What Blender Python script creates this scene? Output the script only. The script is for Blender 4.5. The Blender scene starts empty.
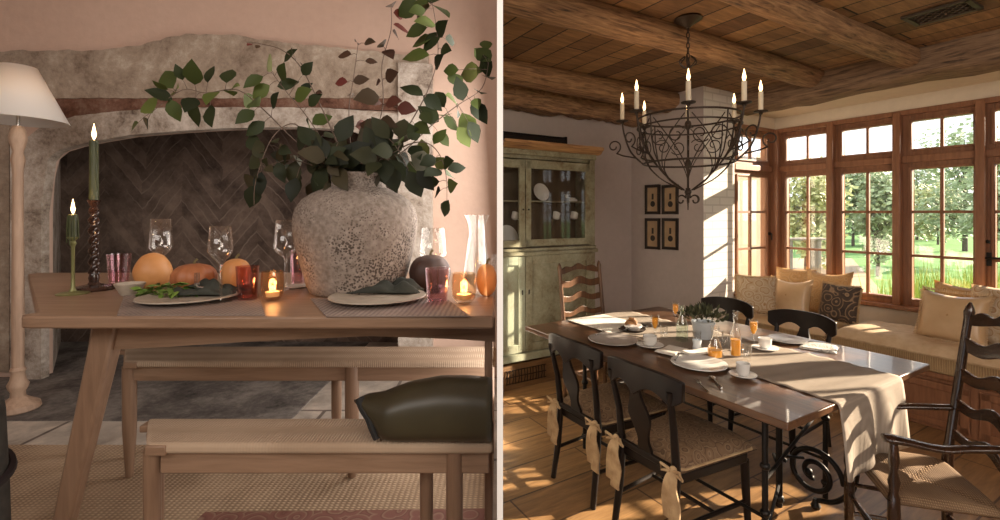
import bpy, math, random
from mathutils import Vector, Matrix
SC = bpy.context.scene
COL = SC.collection
PI = math.pi
F, HY, H = 470.0, 213.0, 1.5          # focal length in pixels, horizon row, eye height
# ------------------------------------------------------------------ camera
cam_d = bpy.data.cameras.new('camera'); cam = bpy.data.objects.new('camera', cam_d); COL.objects.link(cam)
cam.location = (0, 0, H); cam.rotation_euler = (PI/2, 0, 0)
cam_d.sensor_width = 36; cam_d.lens = 36*F/1000; cam_d.shift_y = -(260-HY)/1000; cam_d.clip_start = .02; cam_d.clip_end = 300
SC.camera = cam
SC.view_settings.view_transform = 'Standard'; SC.view_settings.look = 'None'
SC.view_settings.gamma = 1; SC.view_settings.use_curve_mapping = False
SC.view_settings.exposure = 0.0
# ------------------------------------------------------------------ light
TH = math.atan2(280, 470)             # the right room is turned by this angle
CV, SV = math.cos(TH), math.sin(TH)
w = bpy.data.worlds.new('sky'); SC.world = w; w.use_nodes = True
bg = w.node_tree.nodes['Background']; bg.inputs[0].default_value = (0.93, 0.96, 1.0, 1); bg.inputs[1].default_value = 2.2
sd = bpy.data.lights.new('sun', 'SUN'); sd.energy = 24; sd.angle = .009; sd.color = (1, .83, .62)
so = bpy.data.objects.new('sun', sd); COL.objects.link(so)
def RW(a, b, z=0): return Vector((-SV*a + CV*b, CV*a + SV*b, z))      # right room: a = along the window wall, b = towards it
_al = math.radians(20); _el = math.radians(18.4)
_dir = RW(math.sin(_al)*math.cos(_el), -math.cos(_al)*math.cos(_el), -math.sin(_el))
so.rotation_euler = _dir.to_track_quat('-Z', 'Y').to_euler(); so.location = (8, 4, 9)
def area(name, loc, target, sx, sy, e, col):
    d = bpy.data.lights.new(name, 'AREA'); d.shape = 'RECTANGLE'; d.size = sx; d.size_y = sy; d.energy = e; d.color = col
    o = bpy.data.objects.new(name, d); COL.objects.link(o); o.location = loc
    o.rotation_euler = (Vector(target)-Vector(loc)).to_track_quat('-Z', 'Y').to_euler(); return o
area('left_room_side_fill', (-.06, 2.2, 1.55), (-2.0, 2.2, 1.45), 1.3, 1.7, 34, (1, .92, .85))  # added side fill at the partition; no window is built there
area('left_room_front_light', (-1.6, -1.2, 2.7), (-1.7, 2.8, 1.5), 2.2, 1.0, 44, (1, .92, .85))  # added fill behind the camera, no lamp stands there
area('right_room_front_light', (1.6, -1.1, 2.1), (1.6, 2.8, 1.3), 1.8, 1.2, 62, (1, .88, .76))  # unseen panel added to brighten the right room from the front

# ------------------------------------------------------------------ helpers
def P(px, py, z):                      # point of a horizontal plane at height z
    Y = F*(H-z)/(py-HY); return Vector(((px-500)/F*Y, Y, z))
def D(px, py, Y): return Vector(((px-500)/F*Y, Y, H-(py-HY)*Y/F))
def aof(px, b):
    x = (px-500)/F; t = b/(CV*x+SV); return t*(CV-SV*x)
def bof(px, a):
    x = (px-500)/F; t = a/(CV-SV*x); return t*(CV*x+SV)
def ab(v): return (-SV*v.x + CV*v.y, CV*v.x + SV*v.y)
def rnd(a, b): return random.uniform(a, b)

def nt_new(name):
    m = bpy.data.materials.new(name); m.use_nodes = True
    return m, m.node_tree.nodes, m.node_tree.links, m.node_tree.nodes['Principled BSDF']
def c4(c): return (c[0], c[1], c[2], 1)
def mapped(N, L, scale=(1, 1, 1), rot=(0, 0, 0), coord='Object'):
    t = N.new('ShaderNodeTexCoord'); mp = N.new('ShaderNodeMapping'); L.new(t.outputs[coord], mp.inputs[0])
    mp.inputs['Scale'].default_value = scale; mp.inputs['Rotation'].default_value = rot; return mp.outputs[0]
def noise(N, L, vec, scale, detail=5, rough=.55, dist=0):
    n = N.new('ShaderNodeTexNoise'); L.new(vec, n.inputs['Vector']); n.inputs['Scale'].default_value = scale
    n.inputs['Detail'].default_value = detail; n.inputs['Roughness'].default_value = rough; n.inputs['Distortion'].default_value = dist
    return n.outputs['Fac']
def ramp(N, L, fac, stops):
    r = N.new('ShaderNodeValToRGB'); L.new(fac, r.inputs[0]); e = r.color_ramp.elements
    e[0].position, e[0].color = stops[0][0], c4(stops[0][1]); e[1].position, e[1].color = stops[-1][0], c4(stops[-1][1])
    for p, c in stops[1:-1]:
        k = e.new(p); k.color = c4(c)
    return r.outputs[0]
def mixc(N, L, fac, a, b, mode='MIX'):
    m = N.new('ShaderNodeMix'); m.data_type = 'RGBA'; m.blend_type = mode
    for i, v in ((0, fac), (6, a), (7, b)):
        if hasattr(v, 'links'): L.new(v, m.inputs[i])
        elif i == 0: m.inputs[0].default_value = v
        else: m.inputs[i].default_value = c4(v)
    return m.outputs[2]
def bump(N, L, p, h, s=.3, d=.01):
    b = N.new('ShaderNodeBump'); L.new(h, b.inputs['Height']); b.inputs['Strength'].default_value = s; b.inputs['Distance'].default_value = d
    L.new(b.outputs[0], p.inputs['Normal'])
def plain(name, c, rough=.5, metal=0, c2=None, scale=12, b=0, spec=.5, stretch=(1, 1, 1), coat=0, detail=5, lo=.35, hi=.65):
    m, N, L, p = nt_new(name)
    p.inputs['Roughness'].default_value = rough; p.inputs['Metallic'].default_value = metal
    p.inputs['Specular IOR Level'].default_value = spec; p.inputs['Coat Weight'].default_value = coat
    v = mapped(N, L, stretch)
    f = noise(N, L, v, scale, detail)
    c2 = c2 or tuple(x*.85 for x in c)
    L.new(ramp(N, L, f, [(lo, c2), (hi, c)]), p.inputs['Base Color'])
    if b: bump(N, L, p, f, b)
    return m
def wood(name, c1, c2, axis=0, rough=.45, scale=3, b=.15, coat=0, c3=None):
    m, N, L, p = nt_new(name); s = [14, 14, 14]; s[axis] = 1.2
    v = mapped(N, L, s); f = noise(N, L, v, scale, 6, .6, .6)
    st = [(.3, c2), (.62, c1)]
    if c3: st = [(.28, c3), (.45, c2), (.68, c1)]
    L.new(ramp(N, L, f, st), p.inputs['Base Color']); p.inputs['Roughness'].default_value = rough; p.inputs['Coat Weight'].default_value = coat
    if b: bump(N, L, p, f, b, .006)
    return m
def glassy(name, tint=(1, 1, 1), g=1.0, ior=1.45):
    m = bpy.data.materials.new(name); m.use_nodes = True; N = m.node_tree.nodes; L = m.node_tree.links; N.clear()
    o = N.new('ShaderNodeOutputMaterial'); mx = N.new('ShaderNodeMixShader'); t = N.new('ShaderNodeBsdfTransparent'); gl = N.new('ShaderNodeBsdfGlossy')
    lw = N.new('ShaderNodeLayerWeight'); lw.inputs['Blend'].default_value = .5; pw = N.new('ShaderNodeMath'); pw.operation = 'POWER'; L.new(lw.outputs['Facing'], pw.inputs[0]); pw.inputs[1].default_value = 3
    fr = N.new('ShaderNodeMath'); fr.operation = 'MULTIPLY_ADD'; L.new(pw.outputs[0], fr.inputs[0]); fr.inputs[1].default_value = .75; fr.inputs[2].default_value = .04*ior; t.inputs[0].default_value = c4(tint)
    gl.inputs[0].default_value = (g, g, g, 1); gl.inputs['Roughness'].default_value = .03
    L.new(fr.outputs[0], mx.inputs[0]); L.new(t.outputs[0], mx.inputs[1]); L.new(gl.outputs[0], mx.inputs[2]); L.new(mx.outputs[0], o.inputs[0]); return m
def emit(name, c, s):
    m, N, L, p = nt_new(name); p.inputs['Emission Color'].default_value = c4(c); p.inputs['Emission Strength'].default_value = s
    p.inputs['Base Color'].default_value = c4(c); return m

class MB:
    clip = None                        # (b, a) origin of a piece that must stay clear of the partition
    def __init__(s): s.v = []; s.f = []; s.M = Matrix.Identity(4)
    def add(s, vs, fs):
        n = len(s.v); s.v += [s.M @ Vector(v) for v in vs]; s.f += [tuple(n+i for i in f) for f in fs]; return s
    def box(s, x0, x1, y0, y1, z0, z1):
        return s.add([(x0,y0,z0),(x1,y0,z0),(x1,y1,z0),(x0,y1,z0),(x0,y0,z1),(x1,y0,z1),(x1,y1,z1),(x0,y1,z1)],
                     [(0,3,2,1),(4,5,6,7),(0,1,5,4),(1,2,6,5),(2,3,7,6),(3,0,4,7)])
    def prism(s, poly, z0, z1):        # poly of (x, y), upright
        n = len(poly)
        return s.add([(x,y,z0) for x,y in poly]+[(x,y,z1) for x,y in poly],
                     [tuple(range(n))[::-1], tuple(range(n, 2*n))]+[(i,(i+1)%n,n+(i+1)%n,n+i) for i in range(n)])
    def ringskin(s, rings, cap=True, closed=False):
        n = len(rings[0]); vs = [p for r in rings for p in r]; fs = []
        m = len(rings)
        for k in range(m if closed else m-1):
            k2 = (k+1) % m
            for i in range(n): fs.append((k*n+i, k*n+(i+1)%n, k2*n+(i+1)%n, k2*n+i))
        if cap and not closed: fs.append(tuple(range(n))[::-1]); fs.append(tuple((m-1)*n+i for i in range(n)))
        return s.add(vs, fs)
    def lathe(s, prof, c=(0,0,0), seg=28, cap=True, rib=0, ribn=0):
        R = []
        for r, z in prof:
            R.append([(c[0]+r*(1+rib*abs(math.cos(ribn*t/2)))*math.cos(t), c[1]+r*(1+rib*abs(math.cos(ribn*t/2)))*math.sin(t), c[2]+z) for t in [2*PI*i/seg for i in range(seg)]])
        return s.ringskin(R, cap)
    def tube(s, pts, r, seg=8, closed=False):
        pts = [Vector(p) for p in pts]; n = len(pts); R = []; up = None
        for i, p in enumerate(pts):
            if closed: t = pts[(i+1)%n]-pts[i-1]
            else: t = pts[min(i+1, n-1)]-pts[max(i-1, 0)]
            if t.length < 1e-9: t = Vector((0,0,1))
            t.normalize()
            if up is None: up = Vector((0,0,1)) if abs(t.z) < .9 else Vector((1,0,0))
            x = up - t*up.dot(t)
            if x.length < 1e-4: x = t.orthogonal()
            x.normalize(); y = t.cross(x); up = x
            rr = r[i] if isinstance(r, (list, tuple)) else r
            R.append([p + x*rr*math.cos(a) + y*rr*math.sin(a) for a in [2*PI*k/seg for k in range(seg)]])
        return s.ringskin(R, True, closed)
    def bar(s, p, q, r0, r1=None, seg=10): return s.tube([p, q], [r0, r0 if r1 is None else r1], seg)
    def strip(s, xs, top, bot, yf, th):  # solid slat: x samples, top z, bottom z, y centre
        R = []
        for i, x in enumerate(xs):
            t = top(x) if callable(top) else top; b_ = bot(x) if callable(bot) else bot; y = yf(x) if callable(yf) else yf
            R.append([(x,y-th/2,b_),(x,y+th/2,b_),(x,y+th/2,t),(x,y-th/2,t)])
        return s.ringskin(R)
    def vstrip(s, zs, wl, wr, yf, th):   # solid upright splat: z samples, left x, right x
        R = []
        for z in zs:
            y = yf(z) if callable(yf) else yf
            R.append([(wl(z),y-th/2,z),(wr(z),y-th/2,z),(wr(z),y+th/2,z),(wl(z),y+th/2,z)])
        return s.ringskin(R)
    def ball(s, c, rx, ry=None, rz=None, seg=16, rings=10):
        ry = rx if ry is None else ry; rz = rx if rz is None else rz; R = []
        for k in range(rings+1):
            a = -PI/2 + PI*k/rings; cr = max(math.cos(a), .02)
            R.append([(c[0]+rx*cr*math.cos(t), c[1]+ry*cr*math.sin(t), c[2]+rz*math.sin(a)) for t in [2*PI*i/seg for i in range(seg)]])
        return s.ringskin(R)
    def grid(s, nu, nv, fn, close=False):
        vs = [fn(i/nu, j/nv) for j in range(nv+1) for i in range(nu+1)]
        return s.add(vs, [(j*(nu+1)+i, j*(nu+1)+i+1, (j+1)*(nu+1)+i+1, (j+1)*(nu+1)+i) for j in range(nv) for i in range(nu)])
    def build(s, name, mat, parent=None, loc=(0,0,0), rz=0, smooth=40, bevel=0, seg=2, sub=0, solid=0, noise_=None):
        if s.clip: s.v = [Vector((max(v.x, bmin(v.y+s.clip[1])+.003-s.clip[0]), v.y, v.z)) for v in s.v]
        me = bpy.data.meshes.new(name); me.from_pydata([tuple(v) for v in s.v], [], s.f); me.validate()
        import bmesh
        bm = bmesh.new(); bm.from_mesh(me); bmesh.ops.remove_doubles(bm, verts=bm.verts, dist=1e-6); bmesh.ops.recalc_face_normals(bm, faces=bm.faces); bm.to_mesh(me); bm.free()
        if smooth:
            me.shade_smooth()
            if smooth < 180: me.set_sharp_from_angle(angle=math.radians(smooth))
        o = bpy.data.objects.new(name, me); COL.objects.link(o); o.location = loc; o.rotation_euler = (0, 0, rz)
        if mat: me.materials.append(mat)
        if parent: o.parent = parent
        if solid:
            k = o.modifiers.new('solidify', 'SOLIDIFY'); k.thickness = solid; k.offset = 0
        if bevel:
            k = o.modifiers.new('bevel', 'BEVEL'); k.width = bevel; k.segments = seg; k.limit_method = 'ANGLE'; k.angle_limit = math.radians(50)
        if sub:
            k = o.modifiers.new('subsurf', 'SUBSURF'); k.levels = sub; k.render_levels = sub
        if noise_:
            tx = bpy.data.textures.new(name, 'CLOUDS'); tx.noise_scale = noise_[1]
            k = o.modifiers.new('displace', 'DISPLACE'); k.texture = tx; k.strength = noise_[0]; k.texture_coords = 'LOCAL'
        return o
def tag(o, label, cat, group=None, kind=None):
    o['label'] = label; o['category'] = cat
    if group: o['group'] = group
    if kind: o['kind'] = kind
    return o
def thing(name, label, cat, loc=(0,0,0), rz=0, group=None):
    o = bpy.data.objects.new(name, None); o.empty_display_size = .05; COL.objects.link(o); o.location = loc; o.rotation_euler = (0, 0, rz)
    return tag(o, label, cat, group)
def dup(o, loc, rz, label, group=None, parent=None):
    c = o.copy(); COL.objects.link(c)
    if parent: c.parent = parent
    else:
        c.location = loc; c.rotation_euler = (0, 0, rz); c['label'] = label
        if group: c['group'] = group
    for ch in [k for k in bpy.data.objects if k.parent == o]: dup(ch, None, None, None, None, c)
    return c
def struct(name, mb, m, **k):
    o = mb.build(name, m, **k)
    if not k.get('parent'): o['kind'] = 'structure'
    return o
def ptlight(name, loc, e, col, r=.01, parent=None):
    d = bpy.data.lights.new(name, 'POINT'); d.energy = e; d.color = col; d.shadow_soft_size = r
    o = bpy.data.objects.new(name, d); COL.objects.link(o); o.location = loc
    if parent: o.parent = parent
    return o
def smoothpath(pts, n=6):
    pts = [Vector(p) for p in pts]; out = []
    for i in range(len(pts)-1):
        p0 = pts[max(i-1, 0)]; p1 = pts[i]; p2 = pts[i+1]; p3 = pts[min(i+2, len(pts)-1)]
        for k in range(n):
            t = k/n; out.append(.5*((2*p1)+(p2-p0)*t+(2*p0-5*p1+4*p2-p3)*t*t+(3*p1-p0-3*p2+p3)*t**3))
    out.append(pts[-1]); return out
def interp(tab, x):
    if x <= tab[0][0]: return tab[0][1]
    for (a, b), (c, d) in zip(tab, tab[1:]):
        if x <= c: return b + (d-b)*(x-a)/(c-a)
    return tab[-1][1]
def frange(a, b, n): return [a+(b-a)*i/n for i in range(n+1)]
random.seed(7)

# ------------------------------------------------------------------ materials
M = {}
M['white_paint'] = plain('white_paint', (.95,.95,.94), .6, c2=(.93,.93,.92))
def mat_plaster(name, c1, c2, sc=1.3, b=.25):
    m, N, L, p = nt_new(name); v = mapped(N, L)
    f = noise(N, L, v, sc, 8, .65); g = noise(N, L, v, 18, 6)
    L.new(mixc(N, L, .12, ramp(N, L, f, [(.3, c2), (.7, c1)]), ramp(N, L, g, [(.3, tuple(x*.6 for x in c2)), (.7, c1)])), p.inputs['Base Color'])
    p.inputs['Roughness'].default_value = .9; p.inputs['Specular IOR Level'].default_value = .15; bump(N, L, p, g, b, .01); return m
M['pink_plaster'] = mat_plaster('pink_plaster', (.60,.44,.355), (.53,.375,.295))
M['old_plaster'] = None
def mat_worn(name, stops, sc=4, b=.6):
    m, N, L, p = nt_new(name); v = mapped(N, L)
    f = noise(N, L, v, sc, 10, .7, .3); g = noise(N, L, v, sc*9, 6, .7)
    k = N.new('ShaderNodeMath'); k.operation = 'MULTIPLY_ADD'; L.new(g, k.inputs[0]); k.inputs[1].default_value = .35; L.new(f, k.inputs[2])
    L.new(ramp(N, L, k.outputs[0], stops), p.inputs['Base Color']); p.inputs['Roughness'].default_value = .95; p.inputs['Specular IOR Level'].default_value = .1
    bump(N, L, p, k.outputs[0], b, .02); return m
M['old_plaster'] = mat_worn('old_plaster', [(.48,(.14,.10,.075)),(.6,(.27,.21,.16)),(.72,(.36,.29,.225)),(.85,(.5,.43,.35))], 3)
M['brown_lintel'] = mat_worn('brown_lintel', [(.48,(.06,.03,.02)),(.64,(.16,.08,.055)),(.78,(.24,.15,.11)),(.88,(.42,.34,.28))], 4)
M['pale_stone'] = mat_worn('pale_stone', [(.48,(.12,.085,.065)),(.62,(.33,.275,.225)),(.85,(.58,.52,.46))], 5)
def mat_herring():
    m, N, L, p = nt_new('herringbone_brick'); v = mapped(N, L, (1,1,1), (0,0,0))
    s = N.new('ShaderNodeSeparateXYZ'); L.new(v, s.inputs[0])
    def math_(op, a, b=None):
        k = N.new('ShaderNodeMath'); k.operation = op
        for i, q in enumerate((a, b)):
            if q is None: continue
            if hasattr(q, 'links'): L.new(q, k.inputs[i])
            else: k.inputs[i].default_value = q
        return k.outputs[0]
    x = math_('ADD', math_('MULTIPLY', s.outputs[0], 3.2), math_('MULTIPLY', noise(N, L, v, 1.7, 4), .5)); pp = math_('PINGPONG', x, 1.0)
    z = math_('MULTIPLY', s.outputs[2], 9.0); q = math_('ADD', z, math_('MULTIPLY', pp, 3.4))
    n1 = noise(N, L, v, 2.2, 5); q = math_('ADD', q, math_('MULTIPLY', n1, 1.6))
    fr = math_('FRACT', q); line = math_('LESS_THAN', fr, .13)
    l2 = math_('LESS_THAN', math_('FRACT', math_('ADD', pp, .0)), .06); pass
    cell = math_('FLOOR', q); wn = N.new('ShaderNodeTexWhiteNoise'); wn.noise_dimensions = '2D'
    cb = N.new('ShaderNodeCombineXYZ'); L.new(cell, cb.inputs[0]); L.new(math_('FLOOR', x), cb.inputs[1]); L.new(cb.outputs[0], wn.inputs[0])
    f = noise(N, L, v, 5, 8, .7)
    base = mixc(N, L, .5, ramp(N, L, wn.outputs[0], [(0,(.08,.055,.045)),(1,(.20,.14,.11))]), ramp(N, L, f, [(.35,(.04,.03,.025)),(.65,(.27,.20,.16))]))
    lf_ = math_('MULTIPLY', line, ramp(N, L, noise(N, L, v, 3, 4), [(.4,(.05,.05,.05)),(.65,(.8,.8,.8))])); L.new(mixc(N, L, lf_, base, (.24,.185,.15)), p.inputs['Base Color']); p.inputs['Roughness'].default_value = .95; p.inputs['Specular IOR Level'].default_value = .1
    bump(N, L, p, f, .5, .02); return m
M['herring'] = mat_herring()
M['hearth'] = mat_worn('hearth_slate', [(.48,(.05,.045,.042)),(.65,(.13,.115,.105)),(.85,(.26,.235,.21))], 3)
def mat_tiles(name, c1, c2, mortar, bw, bh, rot=0, ms=.012, rough=.5, wood_dir=None, off=.5, b=.2, axis='XY', coord='Object'):
    m, N, L, p = nt_new(name); v = mapped(N, L, (1,1,1), (0,0,rot))
    br = N.new('ShaderNodeTexBrick'); L.new(v, br.inputs['Vector']); br.offset = off
    br.inputs['Scale'].default_value = 1; br.inputs['Brick Width'].default_value = bw; br.inputs['Row Height'].default_value = bh; br.inputs['Mortar Size'].default_value = ms
    br.inputs['Color1'].default_value = c4(c1); br.inputs['Color2'].default_value = c4(c2); br.inputs['Mortar'].default_value = c4(mortar); br.inputs['Bias'].default_value = 0
    st = (10, 1.2, 10) if wood_dir == 'y' else ((1.2, 10, 10) if wood_dir == 'x' else (1,1,1))
    v2 = mapped(N, L, st, (0,0,rot)); f = noise(N, L, v2, 3 if wood_dir else 7, 8, .65, .4)
    L.new(mixc(N, L, .75, br.outputs['Color'], ramp(N, L, f, [(.3,(.32,.3,.28)),(.55,(.85,.85,.85)),(.7,(1.3,1.25,1.2))]), 'MULTIPLY'), p.inputs['Base Color'])
    p.inputs['Roughness'].default_value = rough; bump(N, L, p, f, b, .008); return m
M['tile'] = mat_tiles('pale_floor_tile', (.55,.49,.42), (.44,.385,.33), (.16,.13,.11), .62, .5, ms=.01)
def mat_weave(name, c1, c2, sx, sy, b=.5, rough=.85, stain=None):
    m, N, L, p = nt_new(name); v = mapped(N, L)
    wx = N.new('ShaderNodeTexWave'); L.new(v, wx.inputs[0]); wx.bands_direction = 'X'; wx.inputs['Scale'].default_value = sx; wx.inputs['Distortion'].default_value = 1.2; wx.inputs['Detail'].default_value = 3
    wy = N.new('ShaderNodeTexWave'); L.new(v, wy.inputs[0]); wy.bands_direction = 'Y'; wy.inputs['Scale'].default_value = sy; wy.inputs['Distortion'].default_value = 1.2; wy.inputs['Detail'].default_value = 3
    k = N.new('ShaderNodeMath'); k.operation = 'MULTIPLY'; L.new(wx.outputs['Fac'], k.inputs[0]); L.new(wy.outputs['Fac'], k.inputs[1])
    n = noise(N, L, v, 3, 6); q = N.new('ShaderNodeMath'); q.operation = 'MULTIPLY_ADD'; L.new(k.outputs[0], q.inputs[0]); q.inputs[1].default_value = .5; L.new(n, q.inputs[2])
    L.new(ramp(N, L, q.outputs[0], [(.4, c2), (.85, c1)]), p.inputs['Base Color']); p.inputs['Roughness'].default_value = rough; p.inputs['Specular IOR Level'].default_value = .2
    bump(N, L, p, k.outputs[0], b, .006); return m
M['jute'] = mat_weave('jute_weave', (.50,.37,.25), (.25,.175,.115), 16, 24)
M['cord_seat'] = mat_weave('paper_cord', (.52,.40,.29), (.36,.265,.185), 40, 4, .5)
M['rush'] = mat_weave('rush_weave', (.33,.22,.13), (.12,.07,.04), 42, 42, .6)
M['oak'] = wood('pale_oak', (.29,.185,.12), (.20,.122,.075), 0, .42)
M['oak_leg'] = wood('pale_oak_upright', (.25,.155,.098), (.17,.10,.062), 2, .45)
M['dark_turned'] = plain('dark_turned_wood', (.045,.02,.013), .22, c2=(.02,.01,.008), coat=.4)
M['candle_green'] = plain('green_wax', (.055,.065,.022), .45, c2=(.035,.042,.015))
M['brass_green'] = plain('aged_green_brass', (.22,.22,.09), .35, .4)
M['flame'] = emit('flame', (1,.62,.25), 14)
M['flame_core'] = emit('flame_core', (1,.66,.33), 6)
M['votive_flame'] = emit('votive_flame', (1,.6,.25), 3)
M['wick'] = plain('wick', (.03,.02,.02), .9)
M['glass'] = glassy('clear_glass', (.985,.985,.98))
M['cab_glass'] = glassy('cabinet_glass', (.97,.97,.96), .35)
M['pink_glass'] = glassy('pink_glass', (.97,.86,.89))
M['red_glass'] = glassy('berry_glass', (.88,.66,.63))
M['amber_glass'] = glassy('amber_glass', (1,.89,.76))
M['water'] = glassy('water', (.95,.96,.95), 1, 1.33)
M['green_bottle'] = glassy('pale_green_glass', (.93,.97,.94))
M['juice'] = plain('orange_juice', (1.0,.45,.02), .3, c2=(.95,.38,.015))
M['pumpkin'] = plain('pale_orange_skin', (.60,.29,.105), .5, c2=(.48,.21,.07), scale=8)
M['pumpkin_red'] = plain('rust_orange_skin', (.40,.145,.055), .5, c2=(.26,.085,.035), scale=8, stretch=(1,1,.5))
M['squash_brown'] = plain('dark_brown_skin', (.085,.042,.028), .55, c2=(.05,.025,.02), scale=8)
M['stalk'] = plain('stalk', (.18,.14,.06), .8)
M['stoneware'] = plain('speckled_stoneware', (.42,.36,.29), .5, c2=(.33,.28,.22), scale=30)
M['placemat'] = mat_weave('grey_linen_mat', (.34,.27,.23), (.13,.10,.09), 22, 26, .5)
M['napkin_dark'] = plain('dark_green_linen', (.04,.044,.034), .8, c2=(.018,.021,.016), scale=14, b=.3)
M['salad'] = plain('salad_leaf', (.16,.26,.045), .5, c2=(.07,.14,.02), scale=20)
def mat_pitted():
    m, N, L, p = nt_new('pitted_stone'); v = mapped(N, L)
    f = noise(N, L, v, 5, 6, .6); vo = N.new('ShaderNodeTexVoronoi'); L.new(v, vo.inputs['Vector']); vo.inputs['Scale'].default_value = 125; vo.inputs['Randomness'].default_value = 1
    n2 = noise(N, L, v, 9, 4); k = N.new('ShaderNodeMath'); k.operation = 'MULTIPLY'; L.new(n2, k.inputs[0]); k.inputs[1].default_value = .78
    lt = N.new('ShaderNodeMath'); lt.operation = 'LESS_THAN'; L.new(vo.outputs['Distance'], lt.inputs[0]); L.new(k.outputs[0], lt.inputs[1])
    g = noise(N, L, v, 60, 3)
    base = ramp(N, L, f, [(.3,(.15,.115,.09)),(.7,(.33,.275,.235))])
    base = mixc(N, L, .3, base, ramp(N, L, g, [(.3,(.12,.1,.08)),(.7,(.6,.52,.46))]))
    lo = N.new('ShaderNodeMath'); lo.operation = 'MULTIPLY'; L.new(lt.outputs[0], lo.inputs[0]); L.new(ramp(N, L, f, [(.42,(0,0,0)),(.56,(.85,.85,.85))]), lo.inputs[1])
    L.new(mixc(N, L, lo.outputs[0], base, (.055,.04,.032)), p.inputs['Base Color']); p.inputs['Roughness'].default_value = .85; p.inputs['Specular IOR Level'].default_value = .2
    bump(N, L, p, g, .35, .006); return m
M['vase'] = mat_pitted()
def mat_leaf(name, stops):
    m, N, L, p = nt_new(name); g = N.new('ShaderNodeNewGeometry')
    L.new(ramp(N, L, g.outputs['Random Per Island'], stops), p.inputs['Base Color']); p.inputs['Roughness'].default_value = .55
    p.inputs['Specular IOR Level'].default_value = .22; return m
M['leaf'] = mat_leaf('branch_leaf', [(0,(.016,.022,.009)),(.45,(.032,.044,.013)),(.75,(.07,.095,.02)),(.93,(.12,.15,.035)),(1,(.08,.04,.025))])
M['leaf_dark'] = mat_leaf('dark_branch_leaf', [(0,(.012,.015,.009)),(.5,(.026,.034,.014)),(.85,(.05,.04,.02)),(.96,(.06,.05,.03)),(1,(.2,.2,.16))])
M['leaf_brown'] = mat_leaf('brown_red_leaf', [(0,(.07,.03,.02)),(.5,(.05,.04,.02)),(1,(.15,.03,.025))])
M['twig'] = plain('twig_bark', (.14,.095,.07), .8)
M['olive'] = plain('olive_satin', (.052,.044,.022), .42, c2=(.036,.030,.016), scale=5, b=.1)
M['olive_dark'] = plain('black_trim', (.012,.012,.012), .8)
def mat_shade():
    m = bpy.data.materials.new('linen_lampshade'); m.use_nodes = True; N = m.node_tree.nodes; L = m.node_tree.links; p = N['Principled BSDF']
    p.inputs['Base Color'].default_value = (.90,.88,.85,1); p.inputs['Roughness'].default_value = .9
    t = N.new('ShaderNodeBsdfTranslucent'); t.inputs[0].default_value = (.85,.74,.6,1); x = N.new('ShaderNodeMixShader'); x.inputs[0].default_value = .35
    L.new(p.outputs[0], x.inputs[1]); L.new(t.outputs[0], x.inputs[2]); L.new(x.outputs[0], N['Material Output'].inputs[0]); return m
M['shade'] = mat_shade()
M['limed'] = wood('limed_wood', (.47,.33,.235), (.33,.22,.155), 2, .6)
M['grey_felt'] = plain('grey_felt', (.075,.07,.062), .95, c2=(.05,.047,.042), scale=30)
M['strap'] = plain('dark_leather', (.025,.017,.018), .6)
# right room
M['wall_taupe'] = mat_plaster('taupe_plaster', (.50,.43,.40), (.45,.385,.355), 2, .12)
M['wall_cream'] = mat_plaster('cream_plaster', (.72,.62,.48), (.64,.54,.41), 2, .15)
def mat_paint_brick():
    m, N, L, p = nt_new('painted_brick'); t = N.new('ShaderNodeTexCoord'); mp = N.new('ShaderNodeMapping'); L.new(t.outputs['Object'], mp.inputs[0]); mp.inputs['Rotation'].default_value = (PI/2, 0, 0)
    br = N.new('ShaderNodeTexBrick'); L.new(mp.outputs[0], br.inputs['Vector']); br.inputs['Scale'].default_value = 1; br.inputs['Brick Width'].default_value = .22; br.inputs['Row Height'].default_value = .075
    br.inputs['Mortar Size'].default_value = .008; br.inputs['Color1'].default_value = (.78,.74,.68,1); br.inputs['Color2'].default_value = (.70,.66,.6,1); br.inputs['Mortar'].default_value = (.6,.56,.5,1)
    L.new(br.outputs['Color'], p.inputs['Base Color']); p.inputs['Roughness'].default_value = .9; bump(N, L, p, br.outputs['Fac'], -.5, .01); return m
M['brick_white'] = mat_paint_brick()
M['floor_wood'] = mat_tiles('honey_floor_planks', (.40,.23,.10), (.31,.17,.075), (.10,.05,.025), 1.3, .26, rot=0, ms=.005, rough=.38, wood_dir='x', b=.12)
M['ceil_plank'] = mat_tiles('rustic_ceiling_planks', (.37,.20,.085), (.15,.072,.032), (.022,.012,.008), 2.6, .19, rot=PI/2, ms=.006, rough=.75, wood_dir='x', b=.4)
def mat_log(name, axis):
    return wood(name, (.40,.23,.115), (.21,.11,.052), axis, .75, 4.2, 1.0, c3=(.04,.021,.012))
M['log_x'] = mat_log('hewn_log_across', 0); M['log_y'] = wood('hewn_log_along', (.30,.185,.105), (.16,.095,.053), 1, .8, 4.2, 1.0, c3=(.03,.018,.012))
M['log_dark'] = mat_log('dark_log', 0)
M['redwood'] = wood('window_timber', (.29,.13,.065), (.19,.08,.038), 2, .4, 3, .08)
M['dresser_green'] = mat_worn('worn_green_paint', [(.45,(.15,.09,.05)),(.58,(.23,.20,.13)),(.72,(.31,.30,.21)),(.9,(.40,.38,.29))], 5, .3)
M['dresser_sage'] = mat_worn('pale_sage_paint', [(.42,(.25,.17,.1)),(.56,(.34,.34,.25)),(.8,(.40,.44,.34))], 5, .3)
M['dresser_in'] = plain('dresser_inside', (.13,.095,.06), .8)
M['pine'] = wood('worn_pine', (.58,.34,.15), (.38,.20,.085), 0, .6, 3, .3, c3=(.12,.05,.03))
M['plinth_wood'] = wood('plinth_wood', (.26,.14,.06), (.15,.08,.035), 0, .6)
M['black_wood'] = plain('black_paint', (.009,.006,.005), .42, c2=(.014,.008,.006), scale=20, spec=.25)
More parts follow.
